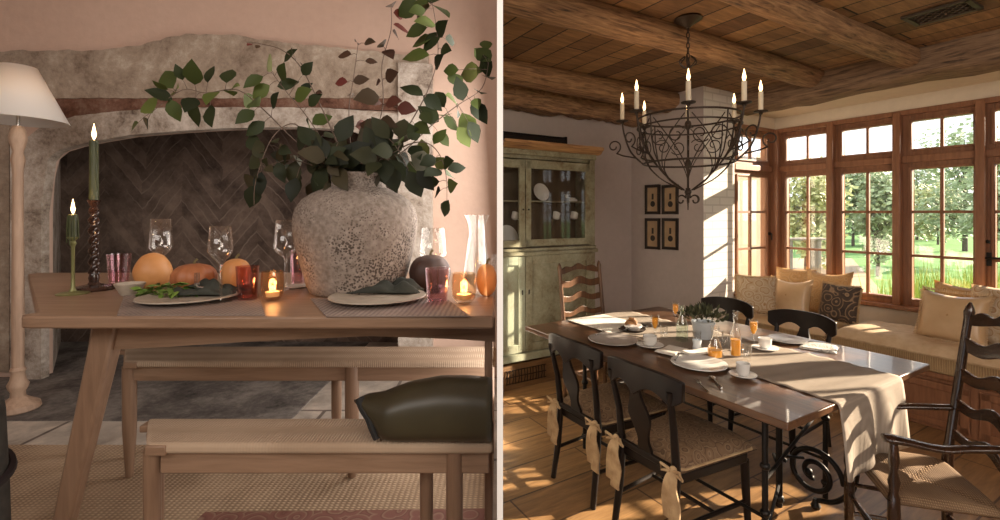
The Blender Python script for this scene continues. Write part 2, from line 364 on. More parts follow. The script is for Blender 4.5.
M['walnut'] = plain('dark_walnut', (.04,.017,.009), .25, c2=(.02,.009,.005), scale=9, stretch=(6,6,1), coat=.3)
M['mid_wood'] = wood('mid_brown_chair_wood', (.14,.065,.03), (.055,.026,.013), 2, .35)
M['table_wood'] = wood('dark_table_top', (.13,.062,.03), (.065,.032,.018), 1, .3, 3, .1, coat=.2)
M['iron'] = plain('wrought_iron', (.022,.019,.017), .45, .7)
M['iron_brown'] = plain('brown_wrought_iron', (.05,.033,.024), .5, .6)
def mat_pattern(name, c1, c2, c3, sc, rough=.8):
    m, N, L, p = nt_new(name); v = mapped(N, L); d = N.new('ShaderNodeVectorMath'); d.operation = 'ADD'
    nz = N.new('ShaderNodeTexNoise'); L.new(v, nz.inputs['Vector']); nz.inputs['Scale'].default_value = 6; L.new(v, d.inputs[0])
    sc_ = N.new('ShaderNodeVectorMath'); sc_.operation = 'SCALE'; L.new(nz.outputs['Color'], sc_.inputs[0]); sc_.inputs['Scale'].default_value = .05; L.new(sc_.outputs[0], d.inputs[1])
    vo = N.new('ShaderNodeTexVoronoi'); L.new(d.outputs[0], vo.inputs['Vector']); vo.inputs['Scale'].default_value = sc
    k = N.new('ShaderNodeMath'); k.operation = 'MULTIPLY'; L.new(vo.outputs['Distance'], k.inputs[0]); k.inputs[1].default_value = 3.4
    fr = N.new('ShaderNodeMath'); fr.operation = 'FRACT'; L.new(k.outputs[0], fr.inputs[0])
    L.new(ramp(N, L, fr.outputs[0], [(.2, c1), (.45, c2), (.6, c3), (.85, c1)]), p.inputs['Base Color']); p.inputs['Roughness'].default_value = rough; return m
M['tapestry'] = mat_pattern('brown_tapestry', (.20,.12,.065), (.10,.055,.03), (.28,.185,.11), 20)
M['medallion'] = mat_pattern('medallion_fabric', (.50,.38,.25), (.36,.20,.08), (.60,.50,.37), 12)
M['paisley'] = mat_pattern('dark_paisley', (.06,.04,.03), (.30,.20,.12), (.03,.022,.02), 11)
M['gold_cloth'] = mat_pattern('gold_brocade', (.45,.26,.10), (.32,.17,.065), (.50,.33,.16), 16, .6)
M['satin'] = plain('tan_satin', (.62,.43,.25), .35, c2=(.5,.33,.18), scale=4)
M['seat_linen'] = plain('cream_seat_linen', (.62,.46,.29), .85, c2=(.52,.36,.21), scale=14, b=.3)
M['tan_weave'] = mat_weave('tan_seat_weave', (.40,.27,.14), (.26,.16,.08), 25, 25)
M['tie_cloth'] = plain('tan_tie_cloth', (.52,.37,.21), .85, c2=(.36,.23,.12), scale=18)
M['runner'] = mat_weave('natural_linen_runner', (.34,.285,.235), (.25,.205,.165), 60, 60, .2)
M['runner'].name = 'natural_linen'
M['china'] = plain('white_china', (.78,.77,.75), .15, c2=(.74,.73,.71))
M['china_grey'] = plain('grey_china', (.42,.38,.36), .25)
M['china_blue'] = plain('pale_blue_ceramic', (.60,.66,.72), .3)
M['silver'] = plain('silver', (.6,.58,.55), .25, 1)
M['white_linen'] = plain('white_linen', (.78,.75,.70), .8, c2=(.7,.66,.6), scale=20, b=.2)
M['pastry'] = plain('baked_crust', (.38,.19,.07), .7, c2=(.2,.09,.035), scale=20)
M['wax'] = plain('ivory_wax', (.75,.66,.5), .5)
M['succulent'] = mat_leaf('succulent_leaf', [(0,(.03,.033,.018)),(.5,(.065,.07,.035)),(1,(.16,.16,.09))])
M['print_paper'] = plain('tan_print_paper', (.42,.29,.17), .8)
M['frame_dark'] = plain('dark_picture_frame', (.03,.022,.018), .4)
M['vent'] = plain('bronze_vent', (.09,.065,.045), .5, .5)
M['spot'] = emit('downlight_glow', (1,.6,.35), 3.0)
M['lawn'] = plain('mown_lawn', (.17,.31,.12), .95, c2=(.13,.26,.09), scale=1.5, spec=.05)
M['gravel'] = plain('tan_gravel', (.36,.29,.22), .95, c2=(.3,.24,.18), scale=30, spec=.05)
M['grass'] = mat_leaf('tall_grass', [(0,(.13,.24,.03)),(.5,(.24,.36,.06)),(1,(.36,.44,.12))])
M['tree_a'] = mat_leaf('tree_leaf', [(0,(.22,.29,.15)),(.5,(.32,.40,.23)),(1,(.42,.50,.31))])  # leaves paled: garden haze and glare put into the colour
M['tree_b'] = mat_leaf('yellow_tree_leaf', [(0,(.34,.38,.15)),(.5,(.45,.48,.22)),(1,(.55,.56,.3))])
M['bark'] = plain('bark', (.09,.07,.055), .95)
M['stone_ext'] = plain('garden_stone', (.2,.18,.16), .9)

# ================================================================== SETTING
# white partition between the two rooms, seen on its end
pd = .95; th = 6.0/F*pd/2
struct('wall_partition', MB().box(-th, th, 0, 7, 0, 3.6), M['white_paint'], loc=(0, pd, 0))
FL = .45                               # floor level of the left room
WY = 3.0                               # depth of its chimney wall
TT = FL+.77                            # table top level
exec_left = True
# left floor: hearth slate strip, pale tiles
struct('floor', MB().box(-4.6, -th, -2.8, 2.37, -.06, 0), M['tile'], loc=(0, 0, FL))
struct('trim_1', MB().box(-4.6, -1.06, 2.37, 5.2, -.06, .004), M['hearth'], loc=(0, 0, FL), bevel=.004)
struct('floor', MB().box(-1.06, -th, 2.37, 5.2, -.06, 0), M['tile'], loc=(0, 0, FL))
struct('ceiling', MB().box(-4.6, .05, -2.8, 5.2, 0, .1), M['pink_plaster'], loc=(0, 0, 3.3))
struct('wall_left', MB().box(-4.7, -4.6, -2.8, 5.2, -.06, 2.9), M['pink_plaster'], loc=(0, 0, FL))
struct('wall_front', MB().box(-4.7, .05, -2.9, -2.8, -.06, 2.95), M['pink_plaster'], loc=(0, 0, FL))
struct('wall_light_stop', MB().box(0, .05, -2.8, pd-.001, 2.68, 3.3), M['white_paint'])  # unseen slab added to stop sun leaking through the ceiling gap
def XZ(px, py, Y=WY): v = D(px, py, Y); return v.x, v.z
arch_tab = [XZ(px, py) for px, py in [(41,210),(43,178),(48,158),(58,150),(75,145),(100,140),(130,135),(180,131),(230,128),(300,127),(350,130),(385,138),(398,150)]]
xl, xr = arch_tab[0][0], arch_tab[-1][0]
wb = MB()
xs = [-4.6, xl-1e-4]+[xl]+[a[0] for a in arch_tab[1:-1]]+[xr, xr+1e-4, -th]
bot = [FL-.05, FL-.05]+[a[1] for a in arch_tab]+[FL-.05, FL-.05]
R = []
for x, b_ in zip(xs, bot): R.append([(x, WY, b_), (x, WY+.08, b_), (x, WY+.08, 3.3), (x, WY, 3.3)])
wb.ringskin(R)
struct('wall_back', wb, M['pink_plaster'], smooth=30)
# firebox behind the opening: herringbone back, plain cheeks
fb = MB(); fb.box(-3.9, -th-.02, 3.82, 3.9, FL, 3.3)
struct('wall_firebox', fb, M['herring'])
ck = MB(); ck.add([(xl,WY+.08,FL),(-3.57,3.82,FL),(-3.57,3.82,2.9),(xl,WY+.08,2.9),(xl-.3,WY+.08,FL),(-3.75,3.82,FL),(-3.75,3.82,2.9),(xl-.3,WY+.08,2.9)],
       [(0,1,2,3),(4,7,6,5),(0,3,7,4),(1,5,6,2),(3,2,6,7),(0,4,5,1)])
struct('wall_firebox_cheek', ck, M['pale_stone'])
# relief on the chimney wall
def relief(pts_top, pts_bot, d0, mat, name, n=60, dis=None, jag=0):
    x0 = max(pts_top[0][0], pts_bot[0][0]); x1 = min(pts_top[-1][0], pts_bot[-1][0])
    mb = MB(); R = []
    for x in frange(x0, x1, n):
        t = interp(pts_top, x)+rnd(-jag, jag); b_ = interp(pts_bot, x)+rnd(-jag, jag)*.5
        Y = WY-d0
        X = D(x, 0, Y).x; zt = D(x, t, Y).z; zb = D(x, b_, Y).z
        R.append([(X, Y, zb), (X, WY+.01, zb), (X, WY+.01, zt), (X, Y, zt)])
    mb.ringskin(R); return struct(name, mb, mat, smooth=30)
relief([(-160,52),(0,51),(60,50),(100,51),(140,45),(165,38),(190,34),(230,34),(258,40),(300,44),(340,48),(380,52),(428,56)],
       [(-160,98),(430,98)], .030, M['old_plaster'], 'trim_2', 90, jag=1.0)
relief([(-160,98),(430,98)], [(-160,122),(0,122),(45,124),(75,116),(110,112),(160,108),(230,107),(330,108),(430,112)], .022, M['brown_lintel'], 'trim_3', 70, jag=.6)
relief([(20,150),(28,136),(45,124),(75,116),(110,112),(160,108),(230,107),(330,108),(398,114),(430,122)],
       [(20,212),(41,212),(43,178),(48,158),(58,150),(75,145),(100,140),(130,135),(180,131),(230,128),(300,127),(350,130),(398,150),(430,150)], .05, M['pale_stone'], 'trim_4', 60, jag=.4)
relief([(10,140),(41,150)], [(10,400),(41,400)], .045, M['pale_stone'], 'trim_5', 4)
relief([(-160,122),(9,122)], [(-160,372),(9,372)], .02, M['old_plaster'], 'trim_6', 8)
relief([(398,62),(432,64)], [(398,400),(432,400)], .058, M['pale_stone'], 'trim_7', 6)
# jute rug and red rug
j = MB(); j.box(-3.4, -th-.02, .1, 2.108, 0, .012)
tag(j.build('jute_rug', M['jute'], loc=(0,0,FL), bevel=.003), 'large woven tan jute rug on the stone floor under both benches', 'rug')
M['red_rug'] = mat_pattern('faded_red_rug', (.20,.085,.065), (.27,.17,.12), (.15,.06,.045), 14)
j = MB(); q0 = P(205,512,FL+.02); j.prism([(q0.x,q0.y),(-.03,q0.y+.02),(-.03,.9),(q0.x-.05,.9)], .013, .02)
tag(j.build('patterned_rug', M['red_rug'], loc=(0,0,FL)), 'faded red patterned rug lying on the jute rug at the front', 'rug')

# ================================================================== LEFT ROOM FURNITURE
def zl(y): return TT
def table_left():
    a = P(13,316.5,TT); b_ = P(38,272.5,TT); 
    t = thing('dining_table', 'long pale oak dining table with splayed leg set before the fireplace', 'table', (-1, a.y+.2, FL))
    o = Vector(t.location)
    yf, yb = a.y, b_.y; xr_ = -th-.012
    top = MB()
    r = .03
    poly = [(a.x+.05, yf), (xr_, yf), (xr_, yb), (b_.x+.03, yb), (b_.x+.005, yb-.015), (b_.x+.003, yb-.05), (a.x+.005, yf+.06), (a.x+.003, yf+.02), (a.x+.02, yf+.004)]
    top.M = Matrix.Translation(-o); top.prism(poly, TT-.034, TT)
    top.build('tabletop', M['oak'], t, bevel=.006)
    ap = MB(); ap.M = Matrix.Translation(-o); Ya = yf+.12
    R = []
    tab = [(112,350),(180,346),(260,341),(370,336),(450,339),(496,342)]
    for x in frange(112, 495, 24):
        X = D(x,0,Ya).x; zb = D(x, interp(tab, x), Ya).z
        R.append([(X,Ya,zb),(X,Ya+.02,zb),(X,Ya+.02,TT-.031),(X,Ya,TT-.031)])
    ap.ringskin(R); ap.build('apron', M['oak'], t)
    # rear apron and end rail
    ap = MB(); ap.M = Matrix.Translation(-o); ap.box(-1.9, -.05, yb-.2, yb-.18, TT-.11, TT-.031); ap.build('apron', M['oak'], t)
    def leg(p_top, p_bot, w0, w1):
        mb = MB(); mb.M = Matrix.Translation(-o)
        def ring(p, w_): return [(p.x-w_, p.y-w_*.7, p.z), (p.x+w_, p.y-w_*.7, p.z), (p.x+w_, p.y+w_*.7, p.z), (p.x-w_, p.y+w_*.7, p.z)]
        mb.ringskin([ring(p_bot, w1), ring(p_top, w0)]); mb.build('leg', M['oak_leg'], t, bevel=.008)
    Yl = yf+.13
    pt = D(103, 0, Yl); pt.z = TT-.031; pb = D(42, 0, Yl+.02); pb.z = FL
    # the visible leg: top spans 88..119, at row 520 spans 50..75
    pt = Vector(((112-500)/F*Yl, Yl, TT-.031)); z520 = H-(520-HY)*Yl/F
    x520 = (66-500)/F*Yl; k = (pt.z-FL)/(pt.z-z520); pb = Vector((pt.x+(x520-pt.x)*k, Yl, FL+.0125))
    leg(pt, pb, .036, .025)
    yl2 = yb-.18; leg(Vector(((108-500)/F*yl2, yl2, TT-.031)), Vector(((79-500)/F*yl2, yl2, FL+.0125)), .03, .024)
    leg(Vector((-.034, Yl, TT-.031)), Vector((-.034, Yl, FL+.0125)), .012, .012); leg(Vector((-.04, yl2, TT-.031)), Vector((-.04, yl2, FL+.0125)), .015, .015)
table_left()
def bench(y0, y1, yref0, xl0, xl1, legs, name_label, hgt=.477):
    """y0,y1 front/back depth; legs: list of (px of leg centre at its depth, depth, px half width)"""
    zt = FL+hgt; t = thing('bench', name_label, 'bench', ((xl0+(-th))/2, (y0+y1)/2, FL), 0, None); o = Vector(t.location)
    xr_ = -th-.012
    s = MB(); s.M = Matrix.Translation(-o)
    s.prism([(xl0, y0), (xr_, y0), (xr_, y1), (xl1, y1)], zt-.028, zt); s.build('woven_seat', M['cord_seat'], t, bevel=.01, seg=3)
    # bare wooden corner blocks of the frame
    for (x, y, d) in ((xl0, y0, 1), (xl1, y1, -1)):
        c = MB(); c.M = Matrix.Translation(-o); c.box(x-.003, x+.05, min(y-.003*d, y+.03*d), max(y-.003*d, y+.03*d), zt-.030, zt-.004 if d > 0 else zt-.01); c.build('corner_block', M['oak'], t, bevel=.004)
    for y in (y0+.02, y1-.035):
        r_ = MB(); r_.M = Matrix.Translation(-o); x_ = xl0+.02 if y < (y0+y1)/2 else xl1+.02
        r_.box(x_, xr_-.01, y, y+.016, zt-.085, zt-.027); r_.build('rail', M['oak'], t, bevel=.003)
    for (px, Y, hw) in legs:
        x = (px-500)/F*Y; w_ = hw/F*Y
        l = MB(); l.M = Matrix.Translation(-o)
        l.tube([(x, Y, FL+.0125), (x, Y, FL+.2), (x, Y, zt-.027)], [w_*.62, w_*1.1, w_*1.15], 12); l.build('leg', M['oak_leg'], t)
    return t
nb0 = P(146,444,FL+.477); nb1 = P(148,417.5,FL+.477)
bench(nb0.y, nb1.y, 0, nb0.x, nb1.x, [(152.5,nb0.y+.03,7),(157,nb1.y-.03,5.5),(454.5,nb0.y+.03,7.5),(426.5,nb1.y-.03,6)], 'pale oak bench with woven cord seat in the foreground, holding the olive cushion')
fb0 = P(124,361,FL+.477); fb1 = P(125,346,FL+.477)
bench(fb0.y, fb1.y, 0, fb0.x, fb1.x, [(129.5,fb0.y+.03,5.5),(131,fb1.y-.03,4.5),(352,fb0.y+.03,6.2),(336.5,fb1.y-.03,4.5)], 'pale oak bench with bare woven cord seat behind, nearer the fireplace')

# olive cushion on the near bench
def pillow_mesh(mb, W, Hh, T, n=14, pinch=.10, sag=0):
    for s in (1, -1):
        def fn(u, v, s=s):
            x = 2*u-1; y = 2*v-1
            e = (1-abs(x)**2.6)*(1-abs(y)**2.6); k = max(e, 0)**.42
            px_ = x*(1-pinch*(1-y*y)*.6); py_ = y*(1-pinch*(1-x*x)*.6)
            return (px_*W/2, s*T/2*k, py_*Hh/2 - sag*(1-x*x)*max(0, y)*Hh*.12)
        mb.grid(n, n, fn)
    return mb
def cushion(name, label, W, Hh, T, loc, rz, tilt, mat, group=None, fringe=None, button=False, sag=0, pinch=.10):
    t = thing(name, label, 'cushion', loc, rz, group)
    mb = MB(); mb.M = Matrix.Translation((0,0,Hh/2*math.cos(tilt))) @ Matrix.Rotation(tilt, 4, 'X'); pillow_mesh(mb, W, Hh, T, pinch=pinch, sag=sag)
    mb.build('cover', mat, t, smooth=80)
    if fringe:
        fb_ = MB(); fb_.M = mb.M
        N_ = 60
        for e in range(4):
            for i in range(N_//4*2):
                u = -1+2*i/(N_//4*2); d = rnd(.9, 1.1)*.014
                k_ = 1-pinch*(1-u*u)*.6
                if e < 2: x = u*W/2; z = (1 if e else -1)*k_*Hh/2; q = (x, 0, z*(1+d*2/Hh))
                else: z = u*Hh/2; x = (1 if e == 2 else -1)*k_*W/2; q = (x*(1+d*2/W), 0, z)
                fb_.tube([(x*.97, 0, z*.97), q], [.006, .004], 4)
        fb_.build('fringe', fringe, t)
    if button: MB_ = MB(); MB_.M = mb.M; MB_.ball((0, -T/2+.006, 0), .013, .008, .013, 8, 6); MB_.build('button', M['gold_cloth'], t)
    return t
def olive():
    y = (nb0.y+nb1.y)/2-.035; t = thing('cushion', 'olive green satin cushion lying on the front bench', 'cushion', (D(437,0,y).x, y, FL+.477)); 
    x0 = D(366,0,y).x-t.location.x; x1 = -th-.015-t.location.x; hh = .15
    mb = MB(); R = []; n = 22
    for i in range(n+1):
        u = i/n; x = x0+(x1-x0)*u
        up = hh*interp([(0,.62),(.04,.66),(.12,.72),(.35,.9),(.6,1.0),(.8,1.0),(1,.96)], u)
        lo = interp([(0,.055),(.05,.03),(.15,.004),(.3,0),(1,0)], u)
        w_ = .075*interp([(0,.25),(.06,.6),(.2,1),(1,1.05)], u)
        ring = []
        for k in range(20):
            a = 2*PI*k/20; c_, s_ = math.cos(a), math.sin(a)
            ring.append((x+.03*(1-u)*(-s_)*(u < .1), w_*math.copysign(abs(c_)**.8, c_), (up+lo)/2+(up-lo)/2*math.copysign(abs(s_)**.75, s_)))
        R.append(ring)
    mb.ringskin(R); mb.build('cover', M['olive'], t, smooth=180)
    e = MB(); pts = [(x0-.012, -.01, hh*.66), (x0+.0, -.025, hh*.55), (x0+.018, -.035, hh*.42), (x0+.028, -.04, hh*.28), (x0+.04, -.04, hh*.10)]
    e.tube(smoothpath(pts, 4), .012, 8); e.build('ruffle_edge', M['olive_dark'], t)
olive()

# floor lamp
def floor_lamp():
    Y = 2.5; x = (18-500)/F*Y; t = thing('floor_lamp', 'limed wood floor lamp with white cone shade left of the fireplace', 'lamp', (x, Y, FL))
    def z(py): return H-(py-HY)*Y/F-FL
    b = MB(); b.lathe([(.085,0),(.093,.01),(.088,.035),(.05,.06),(.032,.075),(.03,.1),(.04,.12),(.045,.14),(.033,.165),(.028,.2),(.034,.215),(.028,.23)]); b.build('base', M['limed'], t)
    p = MB(); zs = z(160)
    p.lathe([(.025,.23),(.026,.5),(.022,z(175)),(.024,z(168)),(.03,z(160)),(.022,z(152)),(.034,z(143)),(.038,z(138)),(.03,z(130)),(.02,z(126))]); p.build('pole', M['limed'], t)
    g = MB(); g.lathe([(.008,z(127)),(.008,z(112)),(.02,z(110)),(.012,z(108))], seg=10); g.build('bulb_holder', M['silver'], t)
    s = MB(); s.lathe([(.205,z(121)),(.075,z(67))], seg=48, cap=False); s.build('lamp_shade', M['shade'], t, smooth=60, solid=.003)
    bl = MB(); bl.ball((0,0,z(100)), .022); bl.build('bulb', emit('bulb_glow', (1,.75,.5), 6), t)
    ptlight('bulb_light', (0,0,z(92)), .5, (1,.7,.42), .03, t)
floor_lamp()
# grey hamper at the left edge
t = thing('hamper', 'round grey felt hamper with a dark strap at the left edge', 'hamper', (D(-42,0,1.3).x, 1.3, FL+.0125))
zt = H-(428-HY)*1.2/F-FL
b = MB(); b.lathe([(.10,0),(.105,.02),(.10,zt*.5),(.092,zt-.03),(.088,zt),(.07,zt+.015),(.01,zt+.02)], seg=36); b.build('body', M['grey_felt'], t)
b = MB(); b.tube([(.104*math.cos(a), .104*math.sin(a), zt*.62+.035*math.sin(a-.9)) for a in frange(0, 2*PI, 31)[:-1]], .012, 6, True); b.build('strap', M['strap'], t)

# pots, fruit and glass
def T(px, py): return P(px, py, TT)
def tabletop(px, py): v = T(px, py); return v
def offax(px): return .98/math.sqrt(1+((px-500)/F)**2)
def wine_glass(px, py, label, hpx_top, hw, stem_y):
    v = T(px, py); s = v.y/F; t = thing('wine_glass', label, 'glass', v, 0, 'wine glasses on the oak table')
    Ht = (py-hpx_top)*s; st = (py-stem_y)*s; r = hw*s*offax(px)
    g = MB(); pr = [(.0335,0),(.030,.003),(.006,.008),(.0042,.015),(.004,st-.01),(.008,st-.002),(r*.72,st+.018),(r,st+.034),(r*.97,st+.05),(r*.84,Ht)]
    g.lathe(pr, seg=32, cap=False); g.build('bowl_and_stem', M['glass'], t, smooth=60, solid=.0016)
def tumbler(px, py, hw, top, mat, label, group='coloured tumblers', liquid=True, cat='glass', name='tumbler', fill=.5):
    v = T(px, py); s = v.y/F; r = hw*s*offax(px); h = (py-top)*s; t = thing(name, label, cat, v, 0, group)
    g = MB(); g.lathe([(r*.78,0),(r*.82,.004),(r,h),(r*.94,h),(r*.76,.012),(.001,.011)], seg=28); g.build('glass_wall', M[mat], t, smooth=50)
    if liquid: q = MB(); q.lathe([(r*.74,.013),(r*.86,h*fill),(.001,h*fill)], seg=24, cap=False); q.build('drink', M[mat], t)
def votive(px, py, hw, top, label):
    v = T(px, py); s = v.y/F; r = hw*s*offax(px); h = (py-top)*s; t = thing('votive_candle', label, 'candle holder', v, 0, 'amber glass votives')
    g = MB(); g.lathe([(r*.55,0),(r*.9,h*.18),(r,h*.45),(r*.96,h*.8),(r*.9,h),(r*.86,h),(r*.92,h*.78),(r*.94,h*.45),(r*.84,h*.2),(.001,.006)], seg=28); g.build('cup', M['amber_glass'], t, smooth=60)
    c_ = MB(); c_.lathe([(r*.55,.012),(r*.6,h*.3),(.001,h*.3)], seg=16); c_.build('wax', M['wax'], t)
    f = MB(); f.lathe([(.001,h*.3),(.005,h*.35),(.004,h*.41),(.001,h*.52)], seg=10); f.build('flame', M['votive_flame'], t)
    ptlight('votive_light', (0,0,h*.5), .35, (1,.5,.2), .012, t)
def flame(t, z, s=1.0, e=.5, parent=None):
    f = MB(); f.lathe([(.001,z),(.0045*s,z+.008*s),(.0065*s,z+.017*s),(.004*s,z+.033*s),(.0008,z+.052*s)], seg=10); f.build('flame', M['flame_core'], parent or t)
    wk = MB(); wk.bar((0,0,z-.006), (0,0,z+.008), .0012, seg=5); wk.build('wick', M['wick'], parent or t)
    ptlight('flame_light', (0,0,z+.03), e, (1,.55,.25), .012, t)
def tall_candle():
    v = T(94,290); s = v.y/F; t = thing('candlestick', 'tall dark twisted wood candlestick holding a green taper', 'candlestick', v)
    hold = (287-197)*s
    b = MB(); b.lathe([(.062,0),(.064,.006),(.058,.014),(.02,.022),(.014,.03),(.017,.045),(.013,.06)]); b.build('base', M['dark_turned'], t)
    R = []; n = 80                        # barley twist
    for i in range(n+1):
        z = .058+(hold-.10)*i/n; a0 = i*.24; R.append([((.0125+.0065*math.cos(2*(a-a0)))*math.cos(a), (.0125+.0045*math.cos(2*(a-a0)))*math.sin(a), z) for a in [2*PI*k/14 for k in range(14)]])
    b = MB(); b.ringskin(R); b.build('twisted_stem', M['dark_turned'], t, smooth=180)
    b = MB(); b.lathe([(.012,hold-.045),(.017,hold-.035),(.010,hold-.025),(.018,hold-.008),(.021,hold),(.014,hold)], seg=20); b.build('cup', M['dark_turned'], t)
    ch = (197-137)*s; c_ = MB(); c_.lathe([(.014,hold-.006),(.0145,hold+.01),(.0135,hold+ch*.5),(.0135,hold+ch-.004),(.010,hold+ch)], seg=18)
    dr = MB(); 
    for a, z0, z1 in ((-.4,hold+.03,hold+ch),( -1.2,hold+.12,hold+ch),(-.1,hold+.005,hold+ch-.01)):
        dr.tube([(.0135*math.cos(a+.15*math.sin(k)), .0135*math.sin(a+.15*math.sin(k)), z0+(z1-z0)*k/12) for k in range(13)], [.003]+[.0018]*12, 6)
    c_ = c_.build('candle', M['candle_green'], t); dr.build('wax_drips', M['candle_green'], c_)
    flame(t, hold+ch, 1.15, .45)
tall_candle()
def short_candle():
    v = T(73,294); s = v.y/F; t = thing('candlestick', 'slim aged brass candlestick with a short dripping green candle at the table end', 'candlestick', v)
    h = (294-238)*s; b = MB(); b.lathe([(.046,0),(.047,.003),(.04,.006),(.012,.010),(.0065,.02),(.005,.06),(.0055,h-.03),(.010,h-.018),(.006,h-.01),(.016,h),(.017,h+.004),(.01,h+.004)]); b.build('stem', M['brass_green'], t)
    ch = (238-214)*s; c_ = MB(); c_.lathe([(.012,h),(.0125,h+ch-.003),(.009,h+ch)], seg=16); c_ = c_.build('candle', M['candle_green'], t)
    dr = MB()
    for a in (-2.4,-1.4,-.6,.3,2): dr.tube([(.012*math.cos(a), .012*math.sin(a), h+ch-.004), (.0145*math.cos(a), .0145*math.sin(a), h+ch*.5), (.016*math.cos(a), .016*math.sin(a), h-rnd(-.01,.025))], [.003,.0035,.002], 6)
    dr.build('wax_drips', M['candle_green'], c_)
    flame(t, h+ch, 1.0, .4)
short_candle()
def pumpkin(px, py, hw, top, mat, label, rib=.06, sq=1, stalk=True, ribn=9, name='pumpkin', stretch=.84, pear=0):
    v = T(px, py); s = v.y/F; r = hw*s*offax(px)/(1+rib*.6); h = (py-top)*s; t = thing(name, label, 'pumpkin', v, 0, 'pumpkins along the oak table')
    b = MB(); pr = []
    for k in range(15):
        a = -PI/2+PI*k/14; pr.append((max(r*math.cos(a)**.85*(1-pear*max(0, math.sin(a))) if math.cos(a) > 0 else 0, .002), h*.5+h*.5*math.sin(a)*(1 if k < 12 else .96)))
    b.lathe(pr, seg=48, rib=rib, ribn=ribn); b.build('body', M[mat], t, smooth=180)
    if stalk: k = MB(); k.tube([(0,0,h*.92),(0.003,0,h+.006),(.01,.004,h+.014)], [.006,.004,.005], 7); k.build('stalk', M['stalk'], t)
pumpkin(153,289,21,252,'pumpkin','smooth pale orange pumpkin beside the grey bowl', .008, ribn=7, pear=.22, stalk=False)
pumpkin(194,291,24,263,'pumpkin_red','ribbed rust orange pumpkin behind the left plate', .12, ribn=11)
pumpkin(236,290,16,258,'pumpkin','pale orange pumpkin behind the berry tumbler', .05)
pumpkin(430,291,21,254,'squash_brown','dark brown squash behind the right wine glass', .05, name='squash')
pumpkin(486.5,296,10.5,263,'pumpkin','orange pumpkin at the right end of the oak table', .03, stretch=.78)
tumbler(119,284,13.5,254,'pink_glass','pale pink glass tumbler between tall candlestick and orange pumpkin')
tumbler(247.5,300,12.5,266,'red_glass','berry red glass tumbler on the table right of the left plate')
tumbler(298,285,8.5,250,'pink_glass','small pink glass tumbler tucked left of the stone vase')
tumbler(437.5,304,12.5,268,'pink_glass','pale pink glass tumbler beside the right amber votive')
votive(272.5,300,12.5,271,'lit amber glass votive left of the stone vase')
votive(464,303,13,273,'lit amber glass votive below the water carafe')
wine_glass(161,286,'stemmed wine glass rising behind the pale orange pumpkin', 219, 13, 256)
wine_glass(220.5,303,'stemmed wine glass standing by the dark napkin on the left plate', 226, 13.5, 262)
wine_glass(286,289,'stemmed wine glass left of the stone vase', 220, 13, 257)
wine_glass(433,292,'stemmed wine glass right of the stone vase', 228, 13.5, 264)
def plate(px, py, hw, mat, label, zt=TT, name='plate', rim=.014, group=None, foot=True):
    v = P(px, py, zt); x = (px-500)/F; dy = (py-HY)/F
    r = hw*v.y/F/math.sqrt(1+x*x)
    t = MB(); t.lathe([(r*.55,0),(r*.6,.003),(r*.86,rim*.8),(r,rim),(r*.99,rim+.003),(r*.84,rim*.8+.004),(r*.58,.008),(.001,.007)], seg=48)
    return tag(t.build(name, M[mat], loc=v, smooth=50), label, 'plate', group)
# placemats first (under the plates)
def mat_piece(c, label):
    o = Vector((sum(p.x for p in c)/4, sum(p.y for p in c)/4, TT)); b = MB(); b.prism([(p.x-o.x, p.y-o.y) for p in c], 0, .003)
    tag(b.build('placemat', M['placemat'], loc=o), label, 'placemat', 'linen placemats')
mat_piece([T(117,316),T(265,316),T(258,292),T(126,292)], 'grey woven placemat under the left plate')
mat_piece([T(326,317),T(470,317),T(446,299),T(310,299)], 'grey woven placemat under the right plate')
def on_mat(px, py): return P(px, py, TT+.003)
plate(190,300,54,'stoneware','stoneware plate holding salad leaves and a dark napkin at left', TT+.003, group='stoneware plates')
plate(378,300,49,'stoneware','stoneware plate holding a dark napkin in front of the vase', TT+.003, group='stoneware plates')
v = T(130,295); b = MB(); s = v.y/F; b.lathe([(.025,0),(.028,.004),(.045,.04),(.043,.041),(.024,.008),(.001,.006)], seg=32); tag(b.build('bowl', M['stoneware'], loc=v), 'small grey stoneware bowl beside the left plate', 'bowl')
v = T(297,287.5); b = MB(); b.lathe([(.03,0),(.045,.006),(.044,.008),(.001,.004)], seg=30); tag(b.build('coaster', M['stoneware'], loc=(v.x, v.y, TT)), 'small round dish under the pink tumbler by the vase', 'dish')
def salad(px, py, w_, n, mat, name, label, cat, z0=.016, hh=.03, elong=1.6):
    v = on_mat(px, py); mb = MB()
    for i in range(n):
        a = rnd(0, 2*PI); r = math.sqrt(random.random())*w_; L_ = rnd(.025,.05); W_ = L_*rnd(.35,.6)
        c_ = Vector((r*math.cos(a), r*.5*math.sin(a), z0+rnd(0,hh)*(1-r/w_*.6)))
        q = Matrix.Translation(c_) @ Matrix.Rotation(rnd(0,6.28),4,'Z') @ Matrix.Rotation(rnd(-.6,.6),4,'X') @ Matrix.Rotation(rnd(-.3,.5),4,'Y'); mb.M = q
        leaf_into(mb, L_, W_)
    mb.M = Matrix.Identity(4)
    return tag(mb.build(name, M[mat], loc=v, smooth=60), label, cat, kind='stuff' if n > 30 else None)
